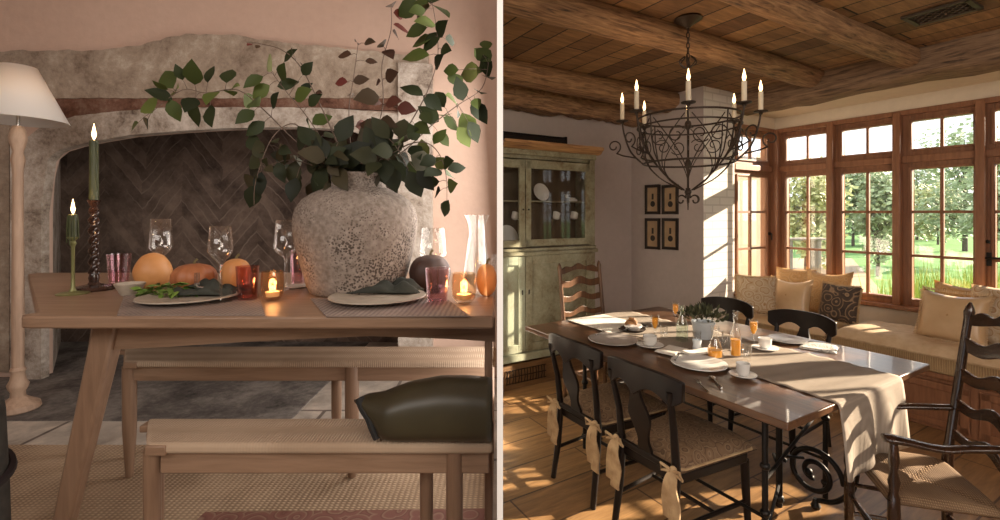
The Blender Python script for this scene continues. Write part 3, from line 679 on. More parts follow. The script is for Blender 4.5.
def leaf_into(mb, L_, W_, fold=.25):
    n = 5; vs = [(0,0,0)]; 
    prof = [(.2,.62),(.42,1),(.65,.86),(.85,.45)]
    mid = [0]; left = []; right = []
    for (u, w_) in prof:
        droop = -.18*u*u*L_
        mid.append(len(vs)); vs.append((u*L_, 0, droop)); left.append(len(vs)); vs.append((u*L_-.03*L_, w_*W_/2*1.0, droop+fold*w_*W_/2)); right.append(len(vs)); vs.append((u*L_-.03*L_, -w_*W_/2, droop+fold*w_*W_/2))
    tip = len(vs); vs.append((L_, 0, -.2*L_))
    fs = [(0, mid[1], left[0]), (0, right[0], mid[1])]
    for k in range(3): fs += [(mid[k+1], mid[k+2], left[k+1], left[k]), (mid[k+1], right[k], right[k+1], mid[k+2])]
    fs += [(mid[4], tip, left[3]), (mid[4], right[3], tip)]
    mb.add(vs, fs)
salad(167,298,.085,90,'salad','salad_leaves','green salad leaves piled on the left stoneware plate','salad')
def crumple(name, v, W, Dp, Hh, mat, label, seed=1, rz=0):
    mb = MB(); random.seed(seed); ph = [rnd(0,6) for _ in range(8)]
    def fn(u, w_):
        x = u-.5; y = w_-.5; e = max(0, 1-(2*abs(x))**4)*max(0, 1-(2*abs(y))**4)
        z = Hh*e*(.55+.25*math.sin(11*x+ph[0]+3*y)+.22*math.sin(17*y+ph[1]+5*x)+.12*math.sin(25*x-9*y+ph[2]))
        return (x*W*(1+.08*math.sin(9*y+ph[3])), y*Dp*(1+.1*math.sin(8*x+ph[4])), max(z, 0)+.001)
    mb.grid(26, 18, fn); return tag(mb.build(name, M[mat], loc=v, rz=rz, smooth=180, solid=.003), label, 'napkin')
def up(v, dz): return Vector((v.x, v.y, v.z+dz))
crumple('napkin', up(on_mat(208,297), .014), .19, .10, .045, 'napkin_dark', 'crumpled dark green linen napkin on the left plate', 3)
crumple('napkin', up(on_mat(385,295), .014), .235, .10, .05, 'napkin_dark', 'crumpled dark green linen napkin on the right plate', 5)
f_ = MB(); 
v = up(on_mat(197,299), .05)
for k in range(4): f_.bar((-.006+.004*k, 0, .0), (-.006+.004*k, .0, .035), .0011, seg=5)
f_.bar((0,0,-.002),(.002,.0,-.012),.005,.003,6); f_.box(-.008,.008,-.001,.001,-.004,.002); f_.tube([(.002,0,-.01),(.05,0,-.022),(.10,-.02,-.03)], [.003,.002,.004], 6)
tag(f_.build('fork', M['silver'], loc=v, rz=.3), 'silver fork lying on the dark napkin of the left plate', 'fork')
random.seed(11)
# vase
def vase():
    Y = 1.70; cx = (357-500)/F*Y; s = Y/F
    t = MB(); k = .93*s
    pr = [(45,0),(48,1.5),(51,10),(56,30),(61,52),(64,74),(64,86),(61.5,98),(55,108),(46,115),(37,119.5),(31,123),(29,128),(30,134),(32.5,137),(31.5,139),(27,138),(25,130),(25,124),(30,116),(50,100),(50,40),(30,6),(.1,5)]
    hs = (TT+.0, ) ; top = D(0,174,Y).z-TT; kz = top/139
    pr2 = [(r*k, z*kz) for r, z in pr]
    t.lathe(pr2, seg=64); tag(t.build('vase', M['vase'], loc=(cx, Y, TT), smooth=70), 'large round pitted stone vase holding leafy branches on the oak table', 'vase')
    return cx, Y, TT+top
VX, VY, VZ = vase()
# branches in the vase
def branch(pts, leaves, label, mat='leaf', dY=0.0, size=20, berries=None, extra=0):
    t = thing('leafy_branch', label, 'branch', (VX, VY, VZ-.12), 0, 'leafy branches in the stone vase'); o = Vector(t.location)
    n = len(pts); P3 = [Vector((VX+(D(pts[0][0],0,VY).x-VX)*.5, VY, VZ-.12))-o]
    for i, (x, y) in enumerate(pts): P3.append(D(x, y, VY+dY*i/(n-1))-o)
    path = smoothpath(P3, 5); mb = MB(); mb.tube(path, [max(.0032*(1-i/len(path)*.7), .0011) for i in range(len(path))], 6)
    lf = MB()
    def near(q): return min(path, key=lambda a: (a-q).length)
    def put(q, L_, ang=None):
        st = near(q); d = q-st
        if d.length < .012: d = Vector((rnd(-1,1), rnd(-.6,.6), rnd(-1,1)))*.02
        base = q - d.normalized()*L_*.5
        if (base-st).length > .012: mb.tube([st, (st+base)/2+Vector((0,0,.004)), base], [.0012,.001,.0009], 4)
        X = d.normalized(); Zv = Vector((rnd(-.4,.4), -1, rnd(-.1,.6))); Zv = (Zv-X*Zv.dot(X)).normalized(); Yv = Zv.cross(X)
        m4 = Matrix((X, Yv, Zv)).transposed().to_4x4(); lf.M = Matrix.Translation(base) @ m4
        L_ *= 1.25; leaf_into(lf, L_, L_*rnd(.58,.72), rnd(.05,.3))
    for l in leaves:
        sz = size*(l[2] if len(l) > 2 else 1); Yl = VY+dY*rnd(.4,1)+rnd(-.05,.05)
        put(D(l[0], l[1], Yl)-o, sz/F*VY*rnd(.9,1.12))
    for _ in range(extra):
        k = path[random.randrange(int(len(path)*.35), len(path))]; put(k+Vector((rnd(-1,1)*.045, rnd(-1,1)*.05, rnd(-1,1)*.045)), size/F*VY*rnd(.6,1))
    mb.build('stem', M['twig'], t, smooth=180); lf.build('foliage', M[mat], t, smooth=80)
branch([(345,178),(318,160),(292,138),(266,112),(238,90),(206,93),(182,90),(152,112)],
       [(168,80,1.15),(175,90),(193,76),(209,75),(228,76),(230,91,.8),(212,95),(191,102),(195,112,1.1),(209,113,1.1),(173,108),(162,95),(149,106,1.1),(146,123,.9),(134,126,.8),(180,74,.7),(248,100),(255,103),(247,115),(257,127),(273,102)],
       'long leafy branch reaching far left over the fireplace', 'leaf', -.05, 19, extra=2)
branch([(345,178),(328,150),(308,118),(285,90),(270,70)], [(255,80,1.1),(269,64,1.1),(281,74),(288,56,.9),(285,84),(300,95),(262,90),(304,89,.8),(313,101,.8),(306,70,.7),(320,120),(330,135)],
       'leafy branch leaning left with paired oval leaves near the plaster', 'leaf', .05, 18, extra=3)
branch([(350,178),(338,145),(318,100),(300,66),(282,50),(262,44),(246,42)], [(258,46,.4),(250,44,.4),(300,62,.5),(318,92,.5),(292,52,.5),(340,140,.8)], 'thin nearly bare twig curving up and left', 'leaf_brown', .0, 15)
branch([(355,178),(351,150),(349,110),(354,75),(358,45)], [(359,80,.7),(342,82,.7),(357,42,.5),(370,61,.6),(368,42,.8),(363,127,1.2),(345,128),(372,100,.9),(352,95,.5)], 'upright twig with small reddish leaves above the vase', 'leaf_brown', .0, 17, extra=2)
branch([(360,178),(372,145),(383,105),(382,65),(391,30),(391,4)], [(391,4,.8),(401,27,.9),(382,44,.8),(389,76,.9),(370,97,1.1),(391,102),(404,108),(378,82,.6),(385,123,1.1),(368,125,1.2),(396,34,.7)], 'tall twig ending in dark red leaves at the frame top', 'leaf_brown', -.05, 18, extra=2)
branch([(366,178),(392,150),(415,115),(430,85),(438,55),(436,25),(432,2)], [(410,8,1.2),(423,9,1.1),(440,8,1.1),(440,30,1.1),(433,40),(423,40,1.1),(418,55,1.2),(437,63,1),(444,49,.8),(414,91,1.2),(418,30,.9),(450,40,.7),(428,22,1),(431,101)], 'tall green branch rising to the frame top right of the vase', 'leaf', -.05, 19, extra=5)
branch([(368,178),(405,150),(432,125),(458,105),(482,88),(489,60)], [(456,80,1.1),(471,72,1.3),(484,55,1.1),(488,76,1.1),(431,116,1),(444,114,1.1),(467,123,1.2),(478,110,1.2),(480,91,1),(486,64,.9),(486,45,.9),(461,92,1),(463,135,1.0),(473,130,1),(450,122,.9),(440,100,1),(452,70,.9)], 'leafy branch spreading right towards the white partition', 'leaf', .0, 19, extra=6)
branch([(370,178),(398,150),(422,142),(438,152),(446,175),(447,205)], [(399,142,1.1),(423,148,1.1),(423,171,1),(435,171,1),(446,163,1),(450,175,1),(450,186,1),(437,192,.9),(446,207,.9),(433,182,.9),(412,167,.8),(430,160,.9),(440,163),(455,168,.8)], 'drooping green branch hanging right of the vase', 'leaf', -.05, 18, extra=3)
dense = [(rnd(305,425), rnd(128,182)) for _ in range(46)]
branch([(352,178),(340,165),(325,158)], [p for p in dense if p[0] < 362], 'dense dark low branch over the left rim of the vase', 'leaf_dark', -.1, 21, extra=16)
branch([(362,178),(378,162),(398,150)], [p for p in dense if p[0] >= 362], 'dense dark low branch over the right rim of the vase', 'leaf_dark', -.1, 21, extra=14)
branch([(345,178),(320,168),(290,160),(262,168)], [(rnd(248,345), rnd(140,196)) for _ in range(26)], 'brownish drooping branch hanging left of the vase rim', 'leaf_dark', -.06, 19, extra=8)
branch([(345,175),(315,150),(295,124),(272,138),(256,180),(254,205)], [(275,140,.6),(262,150,.6),(256,178,.5),(254,200,.5),(283,150,.8),(268,168,.7)], 'thin bare twig arching down over the dark fireplace', 'leaf_dark', -.1, 16)
# carafe and glass at the right end
def carafe():
    v = T(477,293); s = v.y/F; t = thing('carafe', 'clear glass carafe half full of water by the partition', 'carafe', v); k = s*.95
    h = (293-215)*s; g = MB(); g.lathe([(14*k,0),(15*k,.004),(14.5*k,h*.2),(10*k,h*.62),(8.2*k,h*.75),(9*k,h*.88),(13*k,h),(12.2*k,h),(8.4*k,h*.88),(7.6*k,h*.75),(9.4*k,h*.62),(13.8*k,h*.2),(.001,.008)], seg=36); g.build('glass_body', M['glass'], t, smooth=60)
    q = MB(); q.lathe([(13.4*k,.009),(13.5*k,h*.2),(9.2*k,h*.6),(.001,h*.6)], seg=30); q.build('water', M['water'], t)
carafe()
v = T(490.5,290); s = v.y/F; b = MB(); k = 6*s
b.lathe([(k*.8,0),(k,.01),(k*1.05,.12),(k,.13),(k*.98,.12),(k*.9,.01)], seg=24, cap=False); tag(b.build('tumbler', M['glass'], loc=v), 'tall clear glass at the right end behind the orange pumpkin', 'glass')

# ================================================================== RIGHT ROOM SHELL  (local x = b, local y = a, turned by TH)
AB, BW, AS, BP, AA = 3.64, 5.0, 2.76, 3.83, -2.4     # back wall, window wall, side window, picture wall, front limit
def bmin(a): return (th+.001+SV*a)/CV
def rbuild(mb, name, mat, **k): return mb.build(name, mat, rz=TH, **k)
def rstruct(mb, name, mat, **k): o = rbuild(mb, name, mat, **k); o['kind'] = 'structure'; return o
rstruct(MB().prism([(bmin(AA),AA),(BW+.12,AA),(BW+.12,AS+.1),(BP+.3,AB+.2),(bmin(AB+.2),AB+.2)], -.06, 0), 'floor', M['floor_wood'])
rstruct(MB().prism([(bmin(AA),AA),(4.6,AA),(4.6,AB+.2),(bmin(AB+.2),AB+.2)], 2.67, 2.76), 'ceiling', M['ceil_plank'])
rstruct(MB().prism([(bmin(AB),AB),(BP+.05,AB),(BP+.05,AB+.15),(bmin(AB+.15),AB+.15)], 0, 2.7), 'wall_back', M['wall_taupe'])
rstruct(MB().box(BP, bof(734.5,AS), AS, AB+.15, 0, 2.70), 'wall_pillar', M['brick_white'])
rstruct(MB().box(BP-.006, BP, AS+.002, AB+.01, 0, 2.69), 'wall_picture', M['wall_taupe'])
b1 = bof(735,AS)
rstruct(MB().box(b1, BW+.12, AS, AS+.14, -.05, .70), 'wall_side', M['wall_cream'])
rstruct(MB().box(b1, BW+.12, AS, AS+.14, 2.36, 2.72), 'wall_side', M['wall_cream'])
rstruct(MB().box(BW, BW+.14, AA, AS, -.05, .68), 'wall_right', M['wall_cream'])
rstruct(MB().box(BW, BW+.14, AA, AS, 2.36, 2.72), 'wall_right', M['wall_cream'])
rstruct(MB().box(4.53, BW+.14, AA, AS+.14, 2.49, 2.52), 'ceiling_soffit', M['wall_cream'])
rstruct(MB().box(4.50, BW+.14, AA, AS+.14, 2.72, 2.78), 'ceiling_cap', M['wall_cream'])
# window sill
rstruct(MB().box(BW-.07, BW+.14, AA, AS, .68, .715), 'trim_8', M['redwood'], bevel=.006)
ZG = [.775, 1.14, 1.51, 1.867, 2.04, 2.274]
def window_unit(name, lo, hi, g0, g1, plane, door=False):
    """lo..hi: extent of the unit, g0..g1: glazed extent along the wall, plane = 'b' (window wall) or 'a' (side)"""
    e = bpy.data.objects.new(name, None); COL.objects.link(e); e.rotation_euler = (0, 0, TH); e['kind'] = 'structure'
    def bx(mb, s0, s1, d0, d1, z0, z1):
        if plane == 'b': mb.box(BW+d0, BW+d1, s0, s1, z0, z1)
        else: mb.box(s0, s1, AS+d0, AS+d1, z0, z1)
    f = MB()
    bx(f, lo, g0, .03, .09, .715, 2.36); bx(f, g1, hi, .03, .09, .715, 2.36)      # stiles
    bx(f, g0, g1, .03, .09, .715, ZG[0]); bx(f, g0, g1, .03, .09, ZG[3], ZG[4]); bx(f, g0, g1, .03, .09, ZG[5], 2.36)
    bx(f, lo+.01, hi-.01, .0, .03, 1.925, 1.985)                                     # transom rail
    f.build('frame', M['redwood'], e, bevel=.004)
    s = MB()                                                                          # sash inner edge
    for z0, z1 in ((ZG[0], ZG[3]), (ZG[4], ZG[5])):
        for a_, b_, c_, d_ in ((g0-.018,g0,z0-.018,z1+.018),(g1,g1+.018,z0-.018,z1+.018),(g0,g1,z0-.018,z0),(g0,g1,z1,z1+.018)): bx(s, a_, b_, .016, .03, c_, d_)
    s.build('sash', M['redwood'], e, bevel=.003)
    m_ = MB(); c = (g0+g1)/2
    bx(m_, c-.011, c+.011, .04, .065, ZG[0], ZG[3]); bx(m_, c-.011, c+.011, .04, .065, ZG[4], ZG[5])
    for z in ZG[1:3]: bx(m_, g0, g1, .04, .065, z-.011, z+.011)
    m_.build('glazing_bars', M['redwood'], e)
    p = MB(); bx(p, g0-.005, g1+.005, .051, .055, ZG[0]-.004, ZG[3]+.004); bx(p, g0-.005, g1+.005, .051, .055, ZG[4]-.004, ZG[5]+.004)
    p.build('pane', M['glass'], e, smooth=0)
    h = MB(); s_ = g0-.03 if plane == 'b' else g1+.03
    if plane == 'b': h.box(BW+.0, BW+.03, s_-.008, s_+.008, 1.27, 1.30); h.tube([(BW-.012, s_, 1.285), (BW-.012, s_, 1.22)], .006, 6); h.tube([(BW+.01,s_,1.285),(BW-.012,s_,1.285)], .006, 6)
    else: h.box(s_-.008, s_+.008, AS+.0, AS+.03, 1.27, 1.30); h.tube([(s_, AS-.012, 1.285), (s_, AS-.012, 1.22)], .006, 6); h.tube([(s_,AS+.01,1.285),(s_,AS-.012,1.285)], .006, 6)
    h.build('window_handle', M['iron'], e)
    return e
A5 = lambda px: aof(px, BW+.03)
posts = [832.5, 899, 982.5]
pa = [A5(p) for p in posts]
glass = [(829, 786.5), (894, 842), (974, 911.5)]
edges = [AS, pa[0], pa[1], pa[2]]
for i in range(3):
    window_unit('window_%d' % (i+1), edges[i+1], edges[i], A5(glass[i][0]), A5(glass[i][1]), 'b')
dw = pa[1]-pa[2]
window_unit('window_4', pa[2]-dw, pa[2], pa[2]-dw+.12, A5(995), 'b')
window_unit('window_5', pa[2]-2*dw, pa[2]-dw, pa[2]-2*dw+.1, pa[2]-dw-.1, 'b')
window_unit('window_6', pa[2]-3*dw, pa[2]-2*dw, pa[2]-3*dw+.1, pa[2]-2*dw-.1, 'b')
window_unit('window_7', b1, BW-.01, bof(737,AS+.03), bof(766,AS+.03), 'a')
for k, a in enumerate(pa+[pa[2]-dw, pa[2]-2*dw, pa[2]-3*dw]):
    rstruct(MB().box(BW-.035, BW+.10, a-.028, a+.028, .715, 2.36), 'trim_post', M['redwood'], bevel=.006)
rstruct(MB().box(BW-.045, BW+.1, AS-.05, AS+.05, .715, 2.36), 'trim_post', M['redwood'], bevel=.006)
rstruct(MB().box(BW-.02, BW+.11, AA, AS, 2.33, 2.372), 'trim_head', M['redwood'], bevel=.004)
rstruct(MB().box(b1-.02, BW, AS-.02, AS+.1, 2.33, 2.372), 'trim_head', M['redwood'], bevel=.004)
rstruct(MB().box(b1-.02, BW, AS-.05, AS+.1, .69, .72), 'trim_sill', M['redwood'], bevel=.004)
rstruct(MB().box(BW+.02, BW+.14, AA-.1, pa[2]-3*dw, .7, 2.4), 'wall_right', M['wall_cream'])
rstruct(MB().box(bmin(AA), BW+.14, AA-.1, AA, 0, 2.7), 'wall_front', M['wall_cream'])
# door hardware on the right hand bay
t = MB(); ax = A5(989.5)
t.box(BW-.0, BW+.02, ax-.016, ax+.016, 1.10, 1.20); t.tube([(BW-.01,ax,1.16),(BW-.05,ax,1.16),(BW-.055,ax-.10,1.165)], .009, 8); t.lathe([(.012,-.0),(.014,.02),(.001,.03)], c=(BW-.01,ax,1.27), seg=12)
hl = rbuild(t, 'door_handle', M['iron']); tag(hl, 'black iron lever handle on the glazed door at the right edge', 'door handle')
# ceiling timbers
def log(a, r, zc, x0, x1, m, name='ceiling_beam', seed=1, sq=.9):
    random.seed(seed); R = []; n = 26; ph = [rnd(0,6) for _ in range(6)]
    for i in range(n+1):
        x = x0+(x1-x0)*i/n; c_ = (a+.018*math.sin(x*1.3+ph[0]), zc+.012*math.sin(x*1.1+ph[1])); ring = []
        for k in range(14):
            t = 2*PI*k/14; q = r*(1+.06*math.sin(3*t+ph[2]+x*.8)+.05*math.sin(5*t+2*x+ph[3])+rnd(-.015,.015))
            ring.append((x, c_[0]+q*math.cos(t), c_[1]+q*sq*math.sin(t)))
        R.append([(max(p[0], bmin(p[1])+.002), p[1], p[2]) for p in ring])
    return rstruct(MB().ringskin(R), name, m, smooth=60)
log(2.04, .098, 2.63, bmin(1.9), 4.30, M['log_x'], seed=3)
log(3.13, .115, 2.615, bmin(3.0), 4.30, M['log_x'], seed=4)
log(1.41, .088, 2.62, bmin(1.3), 4.29, M['log_x'], seed=5)
def hewn(x0, x1, y0, y1, z0, z1, axis, m, name='ceiling_beam', seed=2, j=.012):
    random.seed(seed); R = []; n = 40; L0, L1 = (x0, x1) if axis == 0 else (y0, y1)
    w = [0]*4
    for i in range(n+1):
        s = L0+(L1-L0)*i/n; w = [k*.7+rnd(-j, j) for k in w]; ring = []
        q0, q1 = (y0, y1) if axis == 0 else (x0, x1)
        for (u, v, c) in ((q0+.03,z0+w[0],0),(q1-.03,z0+w[1],0),(q1+w[1]*.6,z0+.035,0),(q1+w[1],z1,0),(q0+w[3],z1,0),(q0+w[3]*.6,z0+.035,0)):
            ring.append((s,u,v) if axis == 0 else (u,s,v))
        R.append([(max(p[0], bmin(p[1])+.002), p[1], p[2]) for p in ring])
    return rstruct(MB().ringskin(R), name, m, smooth=50)
hewn(4.27, 4.53, AA, AS+.05, 2.465, 2.68, 1, M['log_y'], seed=8)
hewn(bmin(3.40)-.01, BP-.01, 3.42, 3.63, 2.44, 2.68, 0, M['log_dark'], seed=9)
random.seed(21)
# recessed downlights and vent
for px, py, lab in ((945,74,'small glowing recessed downlight in the soffit near the right window'), (816,101,'small recessed downlight in the soffit nearer the corner')):
    v = P(px, py, 2.488); t = thing('downlight', lab, 'ceiling light', v, 0, 'recessed downlights')
    r_ = MB(); r_.lathe([(.045,0),(.048,-.004),(.036,-.006),(.034,0)], seg=28, cap=False); r_.build('trim_ring', M['wall_cream'], t, solid=.002)
    g = MB(); g.lathe([(.001,-.002),(.034,-.002)], seg=24, cap=False); g.build('lens', M['spot'], t)
v = P(941,12,2.665); a_, b_ = ab(v); t = thing('ceiling_vent', 'bronze louvred vent set in the plank ceiling', 'vent', v, TH)
f = MB(); W_, L_ = .115, .15
for q in ((-W_,W_,-L_,-L_+.025),(-W_,W_,L_-.025,L_),(-W_,-W_+.025,-L_,L_),(W_-.025,W_,-L_,L_)): f.box(q[0],q[1],q[2],q[3],-.014,0)
f.build('vent_frame', M['vent'], t, bevel=.003)
f = MB()
for k in range(-6,7):
    for sgn in (1,-1):
        c_ = k*.045
        x0, x1 = -W_+.02, W_-.02; p0 = (x0, c_+sgn*x0*.9, -.006); p1 = (x1, c_+sgn*x1*.9, -.006)
        pts = [(x, c_+sgn*x*.9) for x in frange(x0, x1, 12) if abs(c_+sgn*x*.9) < L_-.02]
        if len(pts) > 1: f.tube([(pts[0][0],pts[0][1],-.006),(pts[-1][0],pts[-1][1],-.006)], .004, 4)
f.build('vent_grille', M['vent'], t)
f = MB(); f.box(-W_+.02,W_-.02,-L_+.02,L_-.02,-.002,-.001); f.build('vent_back', M['iron'], t)
# framed prints on the picture wall
for (p0, p1, y0, y1, lab) in ((645.5,659.5,185,214,'small dark framed print, upper left of the four'),(662.5,677.8,185,214,'small dark framed print, upper right of the four'),
                       (645.5,659.5,218.5,249,'small dark framed print, lower left of the four'),(662.5,677.8,218.5,249.5,'small dark framed print, lower right of the four')):
    a1_, a0_ = aof(p0, BP-.02), aof(p1, BP-.02); t_ = (BP-.02)/(CV*((p0+p1)/2-500)/F+SV)
    z1_, z0_ = H-(y0-HY)*t_/F, H-(y1-HY)*t_/F; o = RW((a0_+a1_)/2, BP-.008, (z0_+z1_)/2)
    t = thing('framed_print', lab, 'picture', o, TH, 'framed prints on the taupe wall'); hw = abs(a1_-a0_)/2; hh = (z1_-z0_)/2
    f = MB()
    for q in ((-hw,-hw+.022,-hh,hh),(hw-.022,hw,-hh,hh),(-hw,hw,-hh,-hh+.026),(-hw,hw,hh-.026,hh)): f.box(-.022, 0, q[0], q[1], q[2], q[3])
    f.build('picture_frame', M['frame_dark'], t, bevel=.003)
    f = MB(); f.box(-.008,-.004,-hw+.02,hw-.02,-hh+.024,hh-.024); pr = f.build('print', M['print_paper'], t)
    f = MB(); f.M = Matrix.Translation((-.009,0,-.045)) @ Matrix.Rotation(PI/2,4,'Y'); f.lathe([(.001,0),(.030,0),(.030,.001),(.001,.001)], seg=20, cap=False); f.M = Matrix.Identity(4); f.box(-.0095,-.0085,-.012,.012,.0,.06); f.build('seal_emblem', M['frame_dark'], pr)

# ------------------------------------------------------------------ window bench
bs = thing('window_bench', 'long built-in timber window bench below the garden windows', 'bench', RW(.8,4.6,0), TH)
oa, ob = .8, 4.6
f = MB(); f.box(4.27-ob, BW-.001-ob, AA+.02-oa, AS-.002-oa, 0, .36); f.build('bench_box', M['redwood'], bs, bevel=.008)
f = MB()
for k in range(7):
    a_ = AS-.08-k*.55
    for q in ((a_-.5,a_,.03,.07),(a_-.5,a_,.28,.33),(a_-.5,a_-.45,.03,.33),(a_-.05,a_,.03,.33)): f.box(4.255-ob,4.27-ob,q[0]-oa,q[1]-oa,q[2],q[3])
f.build('panel_moulding', M['redwood'], bs, bevel=.004)
f = MB(); f.box(4.24-ob, 4.95-ob, AA+.02-oa, AS-.06-oa, .36, .40); f.build('bench_top', M['redwood'], bs, bevel=.006)
def seat_pad(a0, a1, zt, label, mat, seed, bulge=.03, b0=4.22):
    random.seed(seed); ph = [rnd(0,6) for _ in range(6)]; t = thing('seat_cushion', label, 'cushion', RW((a0+a1)/2, 4.58, .40), TH, 'pads along the window bench')
    hy_ = (a1-a0)/2; x0, x1 = b0-4.58, 4.93-4.58
    def fn(u, v):
        x = x0+(x1-x0)*u; y = -hy_+2*hy_*v; e = min(u, 1-u)*2; g = min(v, 1-v)*2
        z = (zt-.40)*(1-.35*(1-min(e*3,1))**2)*(1-.3*(1-min(g*6,1))**2) + bulge*math.sin(PI*u)*(.5+.5*math.sin(5*y+ph[0]))+ .006*math.sin(22*y+ph[1]+9*x)*min(e*3,1)
        return (x, y, z)
    mb = MB(); n, m_ = 20, 60; mb.grid(n, m_, fn)
    mb.build('pad_top', mat, t, smooth=180)
    s = MB(); s.box(x0+.004, x1-.004, -hy_+.004, hy_-.004, 0.001, (zt-.40)*.66); s.build('pad_side', M['tan_weave'], t, bevel=.012, seg=3)
    pp = MB(); pp.tube([(x0, y, (zt-.40)*.655) for y in frange(-hy_, hy_, 8)], .007, 6); pp.build('piping', M['tie_cloth'], t)
seat_pad(1.93, 2.74, .545, 'tan seat pad at the corner end of the window bench', M['satin'], 3, .008)
seat_pad(.0, 1.925, .575, 'plump cream linen seat pad in the middle of the window bench', M['seat_linen'], 5, .02)
seat_pad(-1.25, -.005, .56, 'cream linen seat pad at the door end of the window bench', M['seat_linen'], 6, .015)
# pillows
def pil(pxc, W, Hh, T_, b, label, mat, yaw=0, tilt=-.25, z=.545, **k):
    a_ = aof(pxc, b); return cushion('throw_pillow', label, W, Hh, T_, RW(a_, b, z), TH-PI/2+yaw, tilt, mat, 'throw pillows on the window bench', **k)
pil(756, .34, .36, .12, 4.34, 'cream pillow with tan medallion pattern at the bench corner', M['medallion'], .6, -.12, fringe=M['seat_linen'])
pil(794, .36, .42, .12, 4.84, 'gold brocade pillow behind the plain satin one', M['gold_cloth'], .1, -.2)
pil(789, .38, .37, .13, 4.58, 'plain tan satin pillow with a center button on the bench', M['satin'], .05, -.3, button=True, sag=1)
pil(827, .42, .44, .13, 4.84, 'gold patterned pillow leaning on the window, behind the dark paisley one', M['gold_cloth'], -.1, -.15, sag=.8)
pil(839, .33, .33, .12, 4.66, 'small dark paisley pillow with fringe on the bench', M['paisley'], -.15, -.2, fringe=M['tie_cloth'])
pil(952, .40, .37, .13, 4.54, 'plain tan pillow with button and fringe at the right of the bench', M['satin'], -.15, -.28, z=.575, fringe=M['seat_linen'], button=True, sag=.6)
pil(972, .50, .40, .12, 4.82, 'gold brocade pillow behind the tan buttoned pillow', M['gold_cloth'], -.2, -.15, z=.575, sag=.6)
pil(1004, .42, .42, .13, 4.60, 'cream patterned pillow at the right edge behind the armchair', M['medallion'], -.3, -.2, z=.575)

